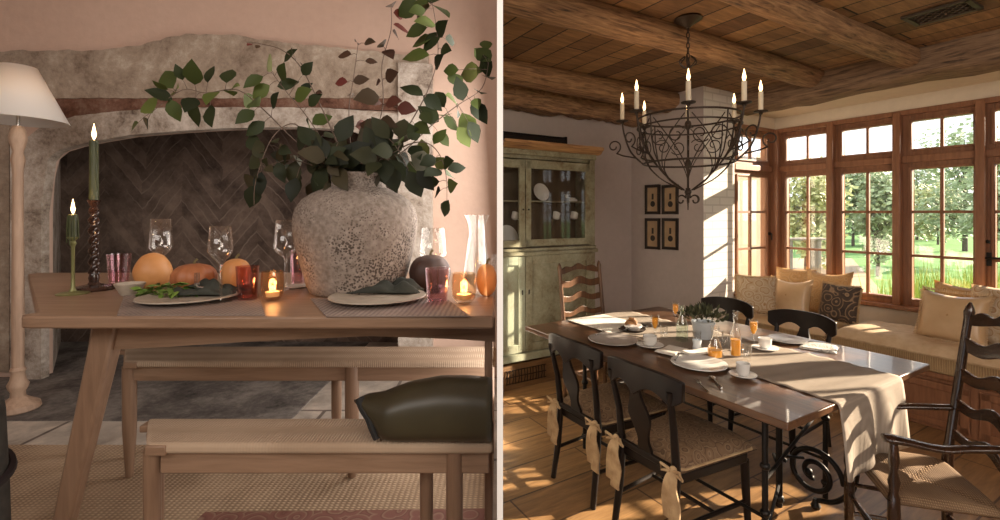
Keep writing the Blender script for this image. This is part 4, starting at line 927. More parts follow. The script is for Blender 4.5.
# ------------------------------------------------------------------ dresser
def dresser():
    A0 = 3.37; oa = A0+.13; x0 = bmin(A0)+.0; x1 = bof(595, A0); ob = (x0+x1)/2
    x0 = bmin(A0-.02)+.002
    t = thing('dresser', 'worn green painted china dresser with glazed doors against the back wall', 'dresser', RW(oa, ob, 0), TH)
    Tm = Matrix.Translation((-ob, -oa, 0))
    def mb(): m_ = MB(); m_.M = Tm; m_.clip = (ob, oa); return m_
    def zf(px, py, a=A0): t_ = a/(CV-SV*(px-500)/F); return H-(py-HY)*t_/F
    X = lambda px, a=A0: bof(px, a)
    zb, zm, ztop = .27, 1.165, 2.0
    # brown plinth with lattice vent
    m = mb(); m.box(x0, x1+.01, A0+.01, AB-.005, 0, zb-.06); m.build('plinth', M['plinth_wood'], t)
    m = mb(); 
    for k in range(14): xx = X(507)+k*.030; m.tube([(xx, A0+.006, .045), (xx+.004*(-1)**k, A0-.002, .10), (xx, A0+.006, .165)], .0045, 5)
    for z in (.05,.105,.16): m.tube([(X(506), A0+.004, z), (X(506)+.42, A0+.004, z)], .004, 5)
    m.build('plinth_grille', M['iron_brown'], t)
    m = mb(); m.box(x0, x1+.03, A0-.03, AB-.005, zb-.035, zb+.03); m.build('base_moulding', M['dresser_sage'], t, bevel=.01)
    # lower carcass with two doors
    m = mb(); m.box(x0, x1, A0+.012, AB-.005, zb+.03, zm-.03); m.build('lower_cabinet', M['dresser_green'], t, bevel=.004)
    m = mb(); m.box(x1-.045, x1, A0-.004, A0+.012, zb+.03, zm-.03); m.build('corner_stile', M['dresser_green'], t, bevel=.004)
    xd = X(524.5)
    for (a_, b_, mt, lab) in ((x0-.0, xd-.004, M['dresser_sage'], 'pale sage lower door'), (xd+.004, x1-.05, M['dresser_green'], 'green brown lower door')):
        m = mb(); m.box(a_, b_, A0-.004, A0+.012, zb+.04, zm-.04)
        w_ = min(.07, (b_-a_)*.3)
        d = m.build('lower_door', mt, t, bevel=.003); d['label'] = lab
        m = mb()
        for q in ((a_,a_+w_,zb+.04,zm-.04),(b_-w_,b_,zb+.04,zm-.04),(a_+w_,b_-w_,zb+.04,zb+.04+w_),(a_+w_,b_-w_,zm-.04-w_,zm-.04)): m.box(q[0],q[1],A0-.018,A0-.004,q[2],q[3])
        m.build('door_frame', mt, d, bevel=.004)
        m = mb(); xk = b_-.03 if b_ < xd else a_+.03; m.box(xk-.004,xk+.004,A0-.024,A0-.016,.80,.84); m.build('keyhole_plate', M['iron'], d)
    m = mb(); m.box(x0, x1+.02, A0-.025, AB-.005, zm-.035, zm+.0); m.box(x0, x1+.01, A0-.01, AB-.005, zm, zm+.03); m.build('waist_moulding', M['dresser_green'], t, bevel=.008)
    # upper case: back, sides, shelves
    m = mb(); m.box(x0, x1-.02, AB-.02, AB-.005, zm+.03, ztop); m.box(x0, x1-.02, A0+.03, AB-.02, zm+.03, zm+.036); m.build('cabinet_back', M['dresser_in'], t)
    m = mb(); m.box(x1-.03, x1, A0, AB-.006, zm+.03, ztop); m.box(x0, x1, A0+.01, AB-.006, ztop-.03, ztop); m.box(x1-.07, x1-.03, A0-.004, A0+.012, zm+.03, ztop); m.build('upper_cabinet', M['dresser_green'], t, bevel=.004)
    zs1, zs2 = 1.44, 1.62
    for z in (zs2-.01,): m = mb(); m.box(x0, x1-.03, A0+.05, AB-.02, z-.012, z); m.build('shelf', M['dresser_green'], t)
    for (a_, b_) in ((x0, xd-.006), (xd+.006, x1-.075)):
        zd0, zd1 = zm+.045, ztop-.045
        w_ = .055
        d = mb()
        for q in ((a_ if a_ > x0 else a_-.0, a_+(w_ if a_ > x0 else 0.001), zd0, zd1), (b_-w_, b_, zd0, zd1), (a_, b_, zd0, zd0+.06), (a_, b_, zd1-.07, zd1)): d.box(q[0], q[1], A0-.016, A0+.006, q[2], q[3])
        d = d.build('glazed_door', M['dresser_green'], t, bevel=.004)
        p = mb(); p.box(a_+.01, b_-w_+.005, A0-.006, A0-.003, zd0+.05, zd1-.06); p.build('pane', M['cab_glass'], d, smooth=0)
        k = mb(); k.ball((xd+.03 if a_ > x0 else b_-.02, A0-.022, 1.53), .008); k.build('knob', M['iron'], d)
    # pine cornice
    c = mb(); c.box(x0, x1+.01, A0-.012, AB-.006, ztop, ztop+.05); c.build('frieze', M['dresser_green'], t, bevel=.006)
    c = mb(); R = []
    prof = [(0,ztop+.05),(-.03,ztop+.055),(-.06,ztop+.085),(-.08,ztop+.09),(-.08,ztop+.115),(AB-A0-.01,ztop+.115),(AB-A0-.01,ztop+.05)]
    c.ringskin([[(x, A0+dy, z) for dy, z in prof] for x in [x0, x1+.02]]+[[(x1+.055, A0+max(dy*.8, dy*.8), z) for dy, z in prof]]); c.build('cornice', M['pine'], t)
    zc = ztop+.115
    return x0, x1, A0, zm, zs2, zc, xd
DX0, DX1, DA, DZM, DZS, DZC, DXD = dresser()
# trough on the dresser
m = MB(); x1_ = bof(566, DA+.08); m.box(0, x1_-(DX0+.012), 0, .12, 0, .075)
tr = thing('wooden_trough', 'long black wooden trough lying on top of the dresser', 'trough', RW(DA+.08, DX0+.012, DZC), TH)
m.build('body', M['black_wood'], tr, bevel=.006)
m = MB(); m.box(-.0, x1_-(DX0+.012), -.006, .126, .075, .088); m.box(x1_-(DX0+.012)-.012, x1_-(DX0+.012)+.012, -.008, .128, 0, .095); m.build('rim', M['black_wood'], tr, bevel=.003)
# china in the dresser
def std_plate(b, a, z, r, label, lean=1.25):
    m = MB(); m.M = Matrix.Translation((0,0,r*math.sin(lean))) @ Matrix.Rotation(lean, 4, 'X'); m.lathe([(.001,-.008),(r*.6,-.008),(r*.95,.004),(r,.008),(r*.98,.010),(r*.6,-.002),(.001,-.002)], seg=30)
    return tag(m.build('display_plate', M['china'], loc=RW(a, b, z), rz=TH, smooth=50), label, 'plate', 'china in the dresser')
zfl = DZM+.037
def mug(b, a, z, label, r=.028, h=.05, rot=0, name='cup', group='china in the dresser', mat='china'):
    t = thing(name, label, 'cup', RW(a, b, z), TH+rot, group)
    m = MB(); m.lathe([(r*.6,0),(r*.85,h*.2),(r,h),(r*.93,h),(r*.8,h*.25),(.001,.005)], seg=24); m.build('body', M[mat], t, smooth=50)
    m = MB(); m.tube([(r*.85,0,h*.8),(r*1.35,0,h*.85),(r*1.6,0,h*.6),(r*1.35,0,h*.32),(r*.8,0,h*.28)], .0035, 6); m.build('handle', M[mat], t)
    return t
A_sh = DA+.12
std_plate(bof(543,A_sh), A_sh+.03, DZS-.01, .085, 'large white platter standing on the upper dresser shelf')
std_plate(bof(509,A_sh), A_sh+.02, zfl, .10, 'white plate standing at the bottom left of the dresser')
m = MB(); m.box(-.05,.05,-.03,.03,0,.02); m.box(-.035,.035,-.02,.02,.02,.035)
tag(m.build('butter_dish', M['china'], loc=RW(A_sh-.02, bof(570,A_sh), DZS-.01), rz=TH, bevel=.004), 'white rectangular dish on the right of the upper dresser shelf', 'dish')
mug(bof(566,A_sh+.03), A_sh+.03, DZS+.02, 'small white cup standing on the rectangular dish', .018, .035)
for px, lab in ((514,'white cup hanging at the left under the dresser shelf'),(555,'white cup hanging in the middle under the dresser shelf'),(573,'white cup hanging at the right under the dresser shelf')):
    t = mug(bof(px,A_sh-.02), A_sh-.02, 1.445, lab, .036, .062, rot=.3)
    t.rotation_euler = (.0, math.radians(25), TH+.2)
    k = MB(); k.tube([(0,0,0),(0,0,.03),(.01,0,.05)], .003, 5)
    tag(k.build('cup_hook', M['iron'], loc=RW(A_sh-.02, bof(px,A_sh-.02)+.02, 1.555), rz=TH), 'iron hook under the dresser shelf holding ' + ('the left cup' if px == 514 else 'the middle cup' if px == 555 else 'the right cup'), 'hook')
m = MB(); m.lathe([(.03,0),(.06,.02),(.08,.045),(.076,.045),(.055,.022),(.001,.006)], seg=28); tag(m.build('bowl', M['china_grey'], loc=RW(A_sh, bof(549,A_sh), zfl), rz=TH), 'grey bowl on the bottom shelf of the dresser', 'bowl')
m = MB(); m.box(-.06,.06,-.03,.03,0,.012); tag(m.build('serving_tray', M['china_grey'], loc=RW(A_sh-.06, bof(567,A_sh-.06), zfl), rz=TH, bevel=.003), 'low grey tray on the bottom shelf right of the grey bowl', 'tray')

# ------------------------------------------------------------------ chairs
def ties(t, x, y, z, s):
    m = MB()
    m.M = Matrix.Translation((x, y, z))
    m.ball((0,-.012,0), .017, .013, .016, 8, 6)
    for (dx, L_, w_) in ((-.018,.20,.016),(.014,.23,.02)):
        pts = [(dx*.3,-.018,0),(dx,-.03,-.05),(dx*1.2,-.03,-L_*.6),(dx*1.1+.006*s,-.028,-L_)]
        R = []
        for i, p in enumerate(smoothpath(pts, 4)):
            ww = w_*(.5+.9*min(i/8, 1)); R.append([(p.x-ww, p.y-.004, p.z), (p.x+ww, p.y-.004+.006*math.sin(i), p.z), (p.x+ww, p.y+.004+.006*math.sin(i), p.z), (p.x-ww, p.y+.004, p.z)])
        m.ringskin(R)
    m.tube([(-.01,-.02,0),(-.05,-.03,.012),(-.055,-.02,-.02),(-.01,-.02,-.005)], .007, 6); m.tube([(.01,-.02,0),(.045,-.03,.012),(.05,-.02,-.02),(.01,-.02,-.005)], .007, 6)
    m.build('cushion_tie', M['tie_cloth'], t)
def black_chair(label, loc, rz):
    t = thing('dining_chair', label, 'chair', loc, rz, 'black dining chairs')
    m = MB()                                           # seat frame
    zs = .40
    poly = [(-.165,-.235),(.165,-.235),(.205,.20),(.17,.235),(-.17,.235),(-.205,.20)]
    m.prism(poly, zs-.05, zs); m.build('seat', M['black_wood'], t, bevel=.01)
    def pad(u, v):
        x = (2*u-1); y = (2*v-1); k = max((1-abs(x)**4)*(1-abs(y)**4), 0)**.4; w_ = .168+.045*(v)
        return (x*w_*1.02, -.235+.49*v, zs+.012+.062*k)
    def padb(u, v): x = (2*u-1); w_ = .168+.045*v; return (x*w_*1.02, -.235+.49*v, zs+.003)
    m = MB(); m.grid(16, 16, pad); m.grid(16, 16, padb)
    m.add([], []); m.box(-.165,.165,-.225,.245,zs+.002,zs+.016); m.build('seat_pad', M['tapestry'], t, smooth=180)
    m = MB(); m.tube([(x*1.02, y, zs+.016) for x, y in smoothpathxy([(-.168,-.235),(.168,-.235),(.213,.255),(-.213,.255)])], .006, 6, True); m.build('pad_piping', M['tie_cloth'], t)
    for s in (-1, 1):
        m = MB(); m.tube([(s*.165,-.275,0),(s*.158,-.245,.2),(s*.155,-.23,.40),(s*.158,-.25,.58),(s*.17,-.292,.76)], [.015,.018,.019,.016,.013], 10); m.build('rear_post', M['black_wood'], t)
        m = MB(); m.tube([(s*.20,.215,0),(s*.19,.21,.2),(s*.185,.205,zs-.04)], [.013,.018,.02], 10); m.build('leg', M['black_wood'], t)
        m = MB(); m.tube([(s*.158,-.255,.17),(s*.194,.21,.17)], .010, 8); m.build('stretcher', M['black_wood'], t)
        m = MB(); m.tube([(s*.160,-.26,.27),(s*.19,.21,.10)], .004, 6)
    m = MB(); m.tube([(-.175,.0,.17),(.175,.0,.17)], .009, 8); m.build('stretcher', M['black_wood'], t)
    m = MB()                                           # wide curved crest rail
    top = lambda x: .835-.030*(abs(x)/.215)**3
    def bt(x):
        x = abs(x)
        return .700+.045*math.sin(PI*x/.165) if x < .165 else .700+.030*((x-.165)/.05)**2
    yf = lambda x: -.315+.055*(x/.215)**2
    xs = frange(-.215, .215, 36); m.strip(xs, top, bt, yf, .022); m.build('crest_rail', M['black_wood'], t, smooth=60, bevel=.004)
    m = MB(); wf = lambda z: .026+.034*math.exp(-((z-.60)/.07)**2)+.012*math.exp(-((z-.44)/.03)**2)
    m.vstrip(frange(.41,.72,18), lambda z: -wf(z), lambda z: wf(z), lambda z: -.235-(z-.40)*.24, .014); m.build('splat', M['black_wood'], t, smooth=60)
    m = MB(); m.box(-.155,.155,-.252,-.232,.405,.432); m.build('lower_rail', M['black_wood'], t, bevel=.004)
    ties(t, -.165, -.25, zs+.03, -1); ties(t, .165, -.25, zs+.03, 1)
    return t
def smoothpathxy(c):
    out = []
    n = len(c)
    for i in range(n):
        a, b = c[i], c[(i+1)%n]
        for k in range(6): out.append((a[0]+(b[0]-a[0])*(k+.5)/6, a[1]+(b[1]-a[1])*(k+.5)/6))
    return out
zf_ = TH-PI/2
bc = black_chair('black dining chair with tied tapestry seat pad, nearest the camera of the two front chairs', RW(1.478,1.885), zf_)
dup(bc, RW(1.972,1.90), zf_, 'black dining chair with tied tapestry seat pad, at the front nearer the dresser')
dup(bc, RW(1.68,3.09), zf_+PI, 'black dining chair beyond the table with its curved back behind the newspaper')
dup(bc, RW(2.24,3.12), zf_+PI, 'black dining chair beyond the table, mostly hidden by the potted plant')
def ladder_chair(label, loc, rz, mat, W, D_, HT, nslat, arms, group=None):
    t = thing('armchair' if arms else 'ladder_back_chair', label, 'chair', loc, rz, group); wm = M[mat]; zs = .43; yb = -D_/2; yf_ = D_/2
    def yback(z): return yb-.02-max(z-.45,0)*.12
    for s in (-1, 1):
        m = MB(); zz = [0,.06,.2,.42,.5,.52,.8,HT-.07,HT-.04,HT-.02,HT]; rr = [.014,.018,.019,.021,.019,.017,.0165,.015,.019,.014,.004]
        m.tube([(s*W/2, yback(z), z) for z in zz], rr, 12); m.build('rear_post', wm, t)
        m = MB(); top = .64 if arms else zs+.015
        prof = [(0,.012),(.05,.018),(.08,.014),(.1,.02),(.30,.021),(.33,.015),(.36,.021),(zs+.01,.019)]
        if arms: prof += [(zs+.03,.013),(zs+.07,.02),(zs+.11,.011),(zs+.15,.018),(top,.013)]
        m.lathe([(r, z) for z, r in prof], c=(s*(W/2+.02), yf_, 0), seg=14); m.build('leg', wm, t)
        for z in (.13,.26):
            m = MB(); m.tube([(s*W/2, yback(z), z), (s*(W/2+.01), 0, z), (s*(W/2+.02), yf_, z)], [.008,.012,.008], 8); m.build('stretcher', wm, t)
        if arms:
            m = MB(); R = []; pts = [(s*W/2, yback(.66), .665), (s*(W/2+.008), yb+.10, .650), (s*(W/2+.016), .02, .640), (s*(W/2+.022), yf_-.03, .655), (s*(W/2+.022), yf_+.035, .66)]
            for i, p in enumerate(smoothpath(pts, 5)):
                ww = interp([(0,.016),(8,.024),(14,.026),(18,.032),(20,.020)], i); hh = interp([(0,.013),(12,.012),(17,.016),(20,.012)], i)
                R.append([(p.x+ww*math.cos(a), p.y, p.z+hh*math.sin(a)) for a in [2*PI*k/12 for k in range(12)]])
            m.ringskin(R); m.build('arm', wm, t, smooth=180)
    m = MB(); m.tube([(-W/2-.02, yf_, .22), (0, yf_, .22), (W/2+.02, yf_, .22)], [.009,.017,.009], 10); m.build('stretcher', wm, t)
    m = MB(); m.tube([(-W/2, yback(.2), .2), (W/2, yback(.2), .2)], .011, 8); m.build('stretcher', wm, t)
    # rush seat, dipping to the middle with four woven triangles
    m = MB(); n = 20
    def fn(u, v, top=1):
        x = 2*u-1; y = 2*v-1; e = max(abs(x), abs(y)); w_ = W/2+.02*v+.012
        z = zs+.018*top*(.55+.45*e**.5)-(.012*(1-abs(abs(x)-abs(y)))**8 if top > 0 else 0)
        if top < 0: z = zs-.022
        if e > .97: z = zs-.002
        return (x*w_, yb-.012+(D_+.035)*v, z)
    m.grid(n, n, fn); m.grid(n, n, lambda u, v: fn(u, v, -1)); m.build('rush_seat', M['rush'], t, smooth=180)
    z0 = .56 if arms else .56
    for i in range(nslat):
        zc = z0+(HT-.05-z0)*i/(nslat-1) if nslat > 1 else HT-.08; hh = .024+.004*i
        if i == nslat-1:
            tp = lambda x: zc+.045*math.cos(PI*x/W)**2*.6+.018*math.cos(6*PI*x/W)*.6; bt = lambda x: zc-.03+.016*math.cos(2*PI*x/W)
        else:
            tp = lambda x: zc+hh*.8+.012*math.cos(4*PI*x/W)+.012*math.cos(2*PI*x/W); bt = lambda x: zc-hh*.8+.008*math.cos(4*PI*x/W)+.010*math.cos(2*PI*x/W)
        m = MB(); m.strip(frange(-W/2+.004, W/2-.004, 24), tp, bt, lambda x: yback(zc)-.022*math.cos(PI*x/W), .014); m.build('back_slat', wm, t, smooth=60, bevel=.003)
    return t
ladder_chair('brown ladder back chair at the head of the table before the dresser', RW(2.78,2.60), TH+PI, 'mid_wood', .43, .36, 1.09, 5, False)
fd = Vector((-.95,.31,0)).normalized(); cc = Vector((1.69,1.90,0))
ladder_chair('dark ladder back armchair with woven rush seat at the near end of the table', cc, math.atan2(-fd.x, fd.y), 'walnut', .38, .33, 1.12, 5, True)

# ------------------------------------------------------------------ table
TZ = .76; ta0, ta1, tb0, tb1 = .90, 2.56, 1.715, 2.99
tt = thing('dining_table', 'dark wooden dining table on a scrolled iron base', 'table', RW((ta0+ta1)/2, (tb0+tb1)/2), TH); ta, tb = (ta0+ta1)/2, (tb0+tb1)/2
def tm(): m_ = MB(); m_.M = Matrix.Translation((-tb, -ta, 0)); return m_
m = tm(); m.box(tb0, tb1, ta0, ta1, TZ-.03, TZ); m.build('tabletop', M['table_wood'], tt, bevel=.006, seg=3)
m = tm()
for q in ((tb0+.06,tb1-.06,ta0+.06,ta0+.075),(tb0+.06,tb1-.06,ta1-.075,ta1-.06),(tb0+.06,tb0+.075,ta0+.06,ta1-.06),(tb1-.075,tb1-.06,ta0+.06,ta1-.06)): m.box(q[0],q[1],q[2],q[3],TZ-.058,TZ-.03)
m.build('apron', M['iron'], tt)
for (a_, b_) in ((1.145,2.0),(1.25,2.74),(2.3,2.0),(2.3,2.74)):
    m = tm(); m.tube([(b_,a_,0),(b_,a_,TZ-.03)], .013, 8)
    for z in (.08,.22,.42,.62): m.ball((b_,a_,z), .022, .022, .018, 10, 6)
    m.build('leg', M['iron'], tt)
m = tm(); m.tube([(2.459,1.335,0),(2.459,1.335,TZ-.05)], .016, 8); m.ball((2.459,1.335,.04), .024); m.build('leg', M['iron'], tt)
for p, q in (((2.0,1.145,.20),(2.0,2.3,.20)),((2.74,1.25,.20),(2.74,2.3,.20)),((2.0,1.145,.6),(2.74,1.25,.6)),((2.0,1.145,.36),(2.74,1.25,.50)),((2.0,2.3,.36),(2.74,2.3,.36)),((2.0,1.145,.12),(2.459,1.335,.12)),((2.459,1.335,.26),(2.62,1.30,.22))):
    m = tm(); m.tube([p, q], .008, 8); m.build('stretcher', M['iron'], tt)
def scroll(cx, cy, cz, r, turns, a0, dirn, plane='a'):
    pts = []
    n = int(28*turns)
    for i in range(n+1):
        u = i/n; a = a0+dirn*2*PI*turns*u; rr = r*(1-.80*u); pts.append((cx, cy+rr*math.cos(a), cz+rr*math.sin(a)) if plane == 'a' else (cx+rr*math.cos(a), cy, cz+rr*math.sin(a)))
    return pts
m = tm(); sc_b, sc_a = 2.60, 1.24
m.tube(scroll(sc_b, sc_a, .175, .135, 1.75, PI, -1), .013, 8); m.ball((sc_b, sc_a+.025, .17), .02)
m.tube([(sc_b, sc_a+.135, .175),(sc_b, sc_a+.20, .18),(2.459, 1.335+.0, .20)], .011, 8); m.build('scroll', M['iron'], tt, smooth=180)
m = tm(); m.tube(smoothpath([(sc_b,sc_a-.02,.045),(sc_b,sc_a-.10,.08),(sc_b,sc_a-.17,.17),(sc_b,sc_a-.19,.26)], 5), .012, 8); m.lathe([(.018,0),(.024,.015),(.015,.03),(.012,.05)], c=(sc_b, sc_a-.01, 0), seg=12); m.build('scroll_foot', M['iron'], tt)
# runner
def runner():
    t0, t1 = 2.06, 2.64; mb = MB(); n = 60
    path = [(ta1+.006, TZ-.10), (ta1+.006, TZ-.01), (ta1-.005, TZ+.004), (ta1-.02, TZ+.004)] + [(a, TZ+.004) for a in frange(ta1-.1, ta0+.05, 24)] + [(ta0+.01, TZ+.004), (ta0-.006, TZ-.002), (ta0-.012, TZ-.02), (ta0-.014, TZ-.10), (ta0-.014, TZ-.19), (ta0-.014, TZ-.29)]
    N_ = len(path)
    def fn(u, v):
        i = v*(N_-1); k = min(int(i), N_-2); f_ = i-k; a = path[k][0]+(path[k+1][0]-path[k][0])*f_; z = path[k][1]+(path[k+1][1]-path[k][1])*f_
        hang = max(0, (TZ-.02-z)/.27) if a < ta0+.02 else 0
        return (t0+(t1-t0)*u-tb+.010*math.sin(v*20)*.5, a-ta-.012*hang*(1+math.sin(u*19+1)), z+(.0025*math.sin(a*70+u*6)*(1-hang) if hang == 0 and ta0+.06 < a < ta1-.05 else 0)-(.02*math.sin(u*9)*hang))
    mb.grid(28, 110, fn); o = mb.build('table_runner', M['runner'], loc=RW(ta, tb), rz=TH, smooth=180, solid=.003)
    tag(o, 'natural linen runner along the dark table, hanging over its near end', 'table runner')
runner()
ZR = TZ+.007
def Q(px, py, z=TZ): return P(px, py, z)
def rplate(px, py, hw, mat, label, z): return plate(px, py, hw, mat, label, z, rim=.012, group='dinner plates on the dark table')
rplate(699,365,29,'china','large white dinner plate at the near left of the table', TZ+.001)
rplate(613,341,25,'china_grey','grey dinner plate behind the first black chair', TZ+.001)
rplate(787,341,21,'china_grey','grey dinner plate beyond the runner beside the newspaper', TZ+.001)
def rcup(px, py, label, hw=13, k=1.0):
    v = Q(px, py, ZR+.001); x = (px-500)/F; s = v.y/F/math.sqrt(1+x*x); r = hw*s
    m = MB(); m.lathe([(r*.4,0),(r*.9,.005),(r,.010),(r*.97,.012),(r*.5,.006),(.001,.005)], seg=32); tag(m.build('saucer', M['china'], loc=v, smooth=50), 'white saucer under the ' + label, 'saucer', 'saucers on the dark table')
    a_, b_ = ab(v); mug(b_, a_, v.z+.0065, label, r*.52*k, .052*k, rot=.2, group='cups on the dark table')
rcup(650,346,'white cup beside the bread basket', 14)
rcup(743,376,'white cup at the front edge of the runner', 14.5)
rcup(765,349,'white cup near the far black chair', 14)
def lath(name, px, py, prof, mat, label, cat, seg=24, group=None, z=ZR, solid=0, fill=None, fillmat=None, cap=False):
    v = Q(px, py, z); t = thing(name, label, cat, v, 0, group); m = MB(); m.lathe(prof, seg=seg, cap=cap); m.build('glass_body', M[mat], t, smooth=60, solid=solid)
    if fill: m = MB(); m.lathe(fill, seg=seg, cap=True); m.build('juice', M[fillmat or 'juice'], t, smooth=60)
    return t
fl_p = [(.022,0),(.020,.003),(.004,.008),(.0035,.06),(.012,.072),(.020,.10),(.0215,.15)]
fl_f = [(.006,.074),(.0165,.10),(.0185,.135),(.0186,.136)]
for (px, py, lab) in ((655,341,'orange juice flute next to the bread basket'),(675.5,325,'orange juice flute farthest from the camera by the plant'),(753.5,347,'orange juice flute right of the tall bottle')):
    lath('juice_flute', px, py, fl_p, 'glass', lab, 'glass', group='juice flutes', solid=.001, fill=fl_f)
lath('bottle', 682, 341, [(.03,0),(.032,.006),(.032,.09),(.022,.125),(.012,.15),(.0115,.19),(.014,.195),(.014,.205)], 'green_bottle', 'clear greenish glass bottle in front of the far flute', 'bottle', solid=.0015)
lath('bottle', 735.5, 356, [(.024,0),(.026,.006),(.026,.10),(.018,.14),(.0095,.175),(.009,.215),(.012,.218),(.012,.232)], 'glass', 'tall clear bottle with orange juice, front of the plant', 'bottle', solid=.0015, fill=[(.022,.006),(.0235,.01),(.0235,.085),(.0236,.086)])
lath('carafe', 715, 357, [(.034,0),(.038,.006),(.037,.035),(.022,.085),(.015,.10),(.016,.13),(.022,.155)], 'glass', 'squat glass carafe with orange juice left of the tall bottle', 'carafe', solid=.0015, fill=[(.033,.005),(.035,.01),(.034,.038),(.0341,.039)])
tg = [(.017,0),(.018,.004),(.022,.08)]
for px, py, lab in ((664,339,'clear empty tumbler right of the first juice flute'),(697,346,'clear empty tumbler in front of the blue plant pot'),(747,360,'clear empty tumbler right of the tall juice bottle'),(726,346,'clear empty tumbler behind the tall juice bottle')):
    lath('tumbler', px, py, tg, 'glass', lab, 'glass', group='empty tumblers on the dark table', solid=.0014, cap=False)
# plant in ceramic pot
v = Q(703,338,ZR); t = thing('potted_plant', 'bushy succulent in a pale blue ceramic pot on the runner', 'plant', v)
m = MB(); m.lathe([(.045,0),(.05,.01),(.062,.085),(.066,.09),(.066,.10),(.058,.10),(.055,.085),(.001,.08)], seg=32); m.build('pot', M['china_blue'], t)
m = MB(); random.seed(5)
for i in range(230):
    th_ = rnd(0,2*PI); ph_ = rnd(.05,1.35); r = rnd(.05,.12); c_ = Vector((1.25*r*math.sin(ph_)*math.cos(th_), r*math.sin(ph_)*math.sin(th_), .095+r*.72*math.cos(ph_)))
    d = Vector((math.cos(th_)*math.sin(ph_), math.sin(th_)*math.sin(ph_), math.cos(ph_)+.2)).normalized(); X = d; Zv = Vector((0,0,1))-d*d.z
    Zv = Zv.normalized() if Zv.length > .01 else Vector((1,0,0)); Yv = Zv.cross(X)
    m.M = Matrix.Translation(c_) @ Matrix((X, Yv, Zv)).transposed().to_4x4() @ Matrix.Rotation(rnd(0,6),4,'X'); leaf_into(m, rnd(.025,.042), rnd(.012,.018), .3)
m.build('foliage', M['succulent'], t, smooth=80)
v = Q(697,350,ZR); b_ = MB(); b_.lathe([(.022,0),(.024,.01),(.02,.03),(.024,.055),(.021,.055),(.018,.03),(.001,.01)], seg=24); tag(b_.build('creamer', M['china_blue'], loc=v), 'small pale blue creamer in front of the plant pot', 'jug')
# bread basket
v = Q(633,331); t = thing('bread_tray', 'dark handled tray with a folded cloth on the far part of the table', 'tray', v, TH)
m = MB(); m.lathe([(.06,0),(.075,.012),(.078,.018),(.07,.016),(.001,.005)], seg=28); m.build('tray', M['iron_brown'], t)
for s in (-1,1): m = MB(); m.tube([(s*.072,-.025,.016),(s*.10,-.02,.024),(s*.10,.02,.024),(s*.072,.025,.016)], .005, 6); m.build('handle', M['iron'], t)
m = MB(); m.lathe([(.03,.006),(.055,.03),(.056,.04),(.05,.04),(.001,.02)], seg=20); m.build('lining_bowl', M['china'], t)
for i, (dx, dy) in enumerate(((-.02,0),(.02,.008),(.0,.02))):
    m = MB(); m.tube([(-.028,0,0),(-.012,.006,.010),(.012,.006,.010),(.028,0,0)], [.006,.015,.015,.006], 8)
    tag(m.build('pastry', M['pastry'], loc=(v.x+dx, v.y+dy, v.z+.044+(.012 if i == 2 else 0)), rz=i*1.3), ('browned pastry at the left of the bread tray','browned pastry at the right of the bread tray','browned pastry on top of the bread tray')[i], 'pastry', 'pastries in the bread tray')
# linen and paper
m = MB()
def fold(name, px, py, W, D_, z, label, mat, rz, thick=.012, cat='napkin'):
    random.seed(int(px)); ph = rnd(0,6); m = MB()
    def fn(u, v): return ((u-.5)*W, (v-.5)*D_, thick*(.75+.25*math.sin(9*u+ph))*(1 if .02 < u < .98 and .02 < v < .98 else .1))
    m.grid(20, 14, fn); m.grid(2, 2, lambda u, v: ((u-.5)*W, (v-.5)*D_, .0004)); return tag(m.build(name, M[mat], loc=Q(px, py, z), rz=rz, smooth=60), label, cat)
M['newsprint'] = mat_pattern('newsprint', (.66,.64,.6), (.25,.24,.23), (.58,.56,.53), 26)
fold('newspaper', 819, 347, .20, .17, TZ+.001, 'folded newspaper at the far right of the dark table', 'newsprint', TH+.35, .012, 'newspaper')
fold('napkin', 607, 323, .34, .42, ZR, 'white linen cloth spread on the far end of the table', 'white_linen', TH, .006)
fold('napkin', 672, 351, .16, .12, ZR, 'folded white napkin right of the cup and saucer', 'white_linen', TH+.2, .010)
fold('napkin', 700, 352, .20, .08, ZR+.011, 'flat white napkin behind the large white plate', 'white_linen', TH-.2, .008)
def cutlery(px, py, rz, kind, label, z=TZ):
    m = MB(); L_ = .15
    m.tube([(-L_/2,0,.006),(-.02,0,.004),(L_*.2,0,.006)], [.005,.0028,.0025], 6)
    if kind == 'fork':
        m.box(L_*.2, L_*.29, -.009, .009, .005, .007)
        for k in range(4): m.tube([(L_*.28,-.0075+.005*k,.006),(L_/2,-.0075+.005*k,.008)], .0012, 5)
    elif kind == 'spoon': m.ball((L_*.36,0,.006), .024, .014, .004, 12, 6)
    else: m.box(L_*.2, L_/2, -.008, .006, .004, .0065)
    tag(m.build(kind, M['silver'], loc=Q(px, py, z+.001), rz=rz), label, kind, 'silver cutlery')
cutlery(716,383,TH+.9,'spoon','silver spoon right of the large white plate')
cutlery(702,387,TH+.95,'fork','silver fork at the front table edge by the white plate')
cutlery(678,357,TH+.5,'fork','silver fork on the napkin behind the second chair', ZR+.011)
cutlery(601,333,TH+.4,'fork','silver fork beside the grey plate behind the first chair', ZR+.008)

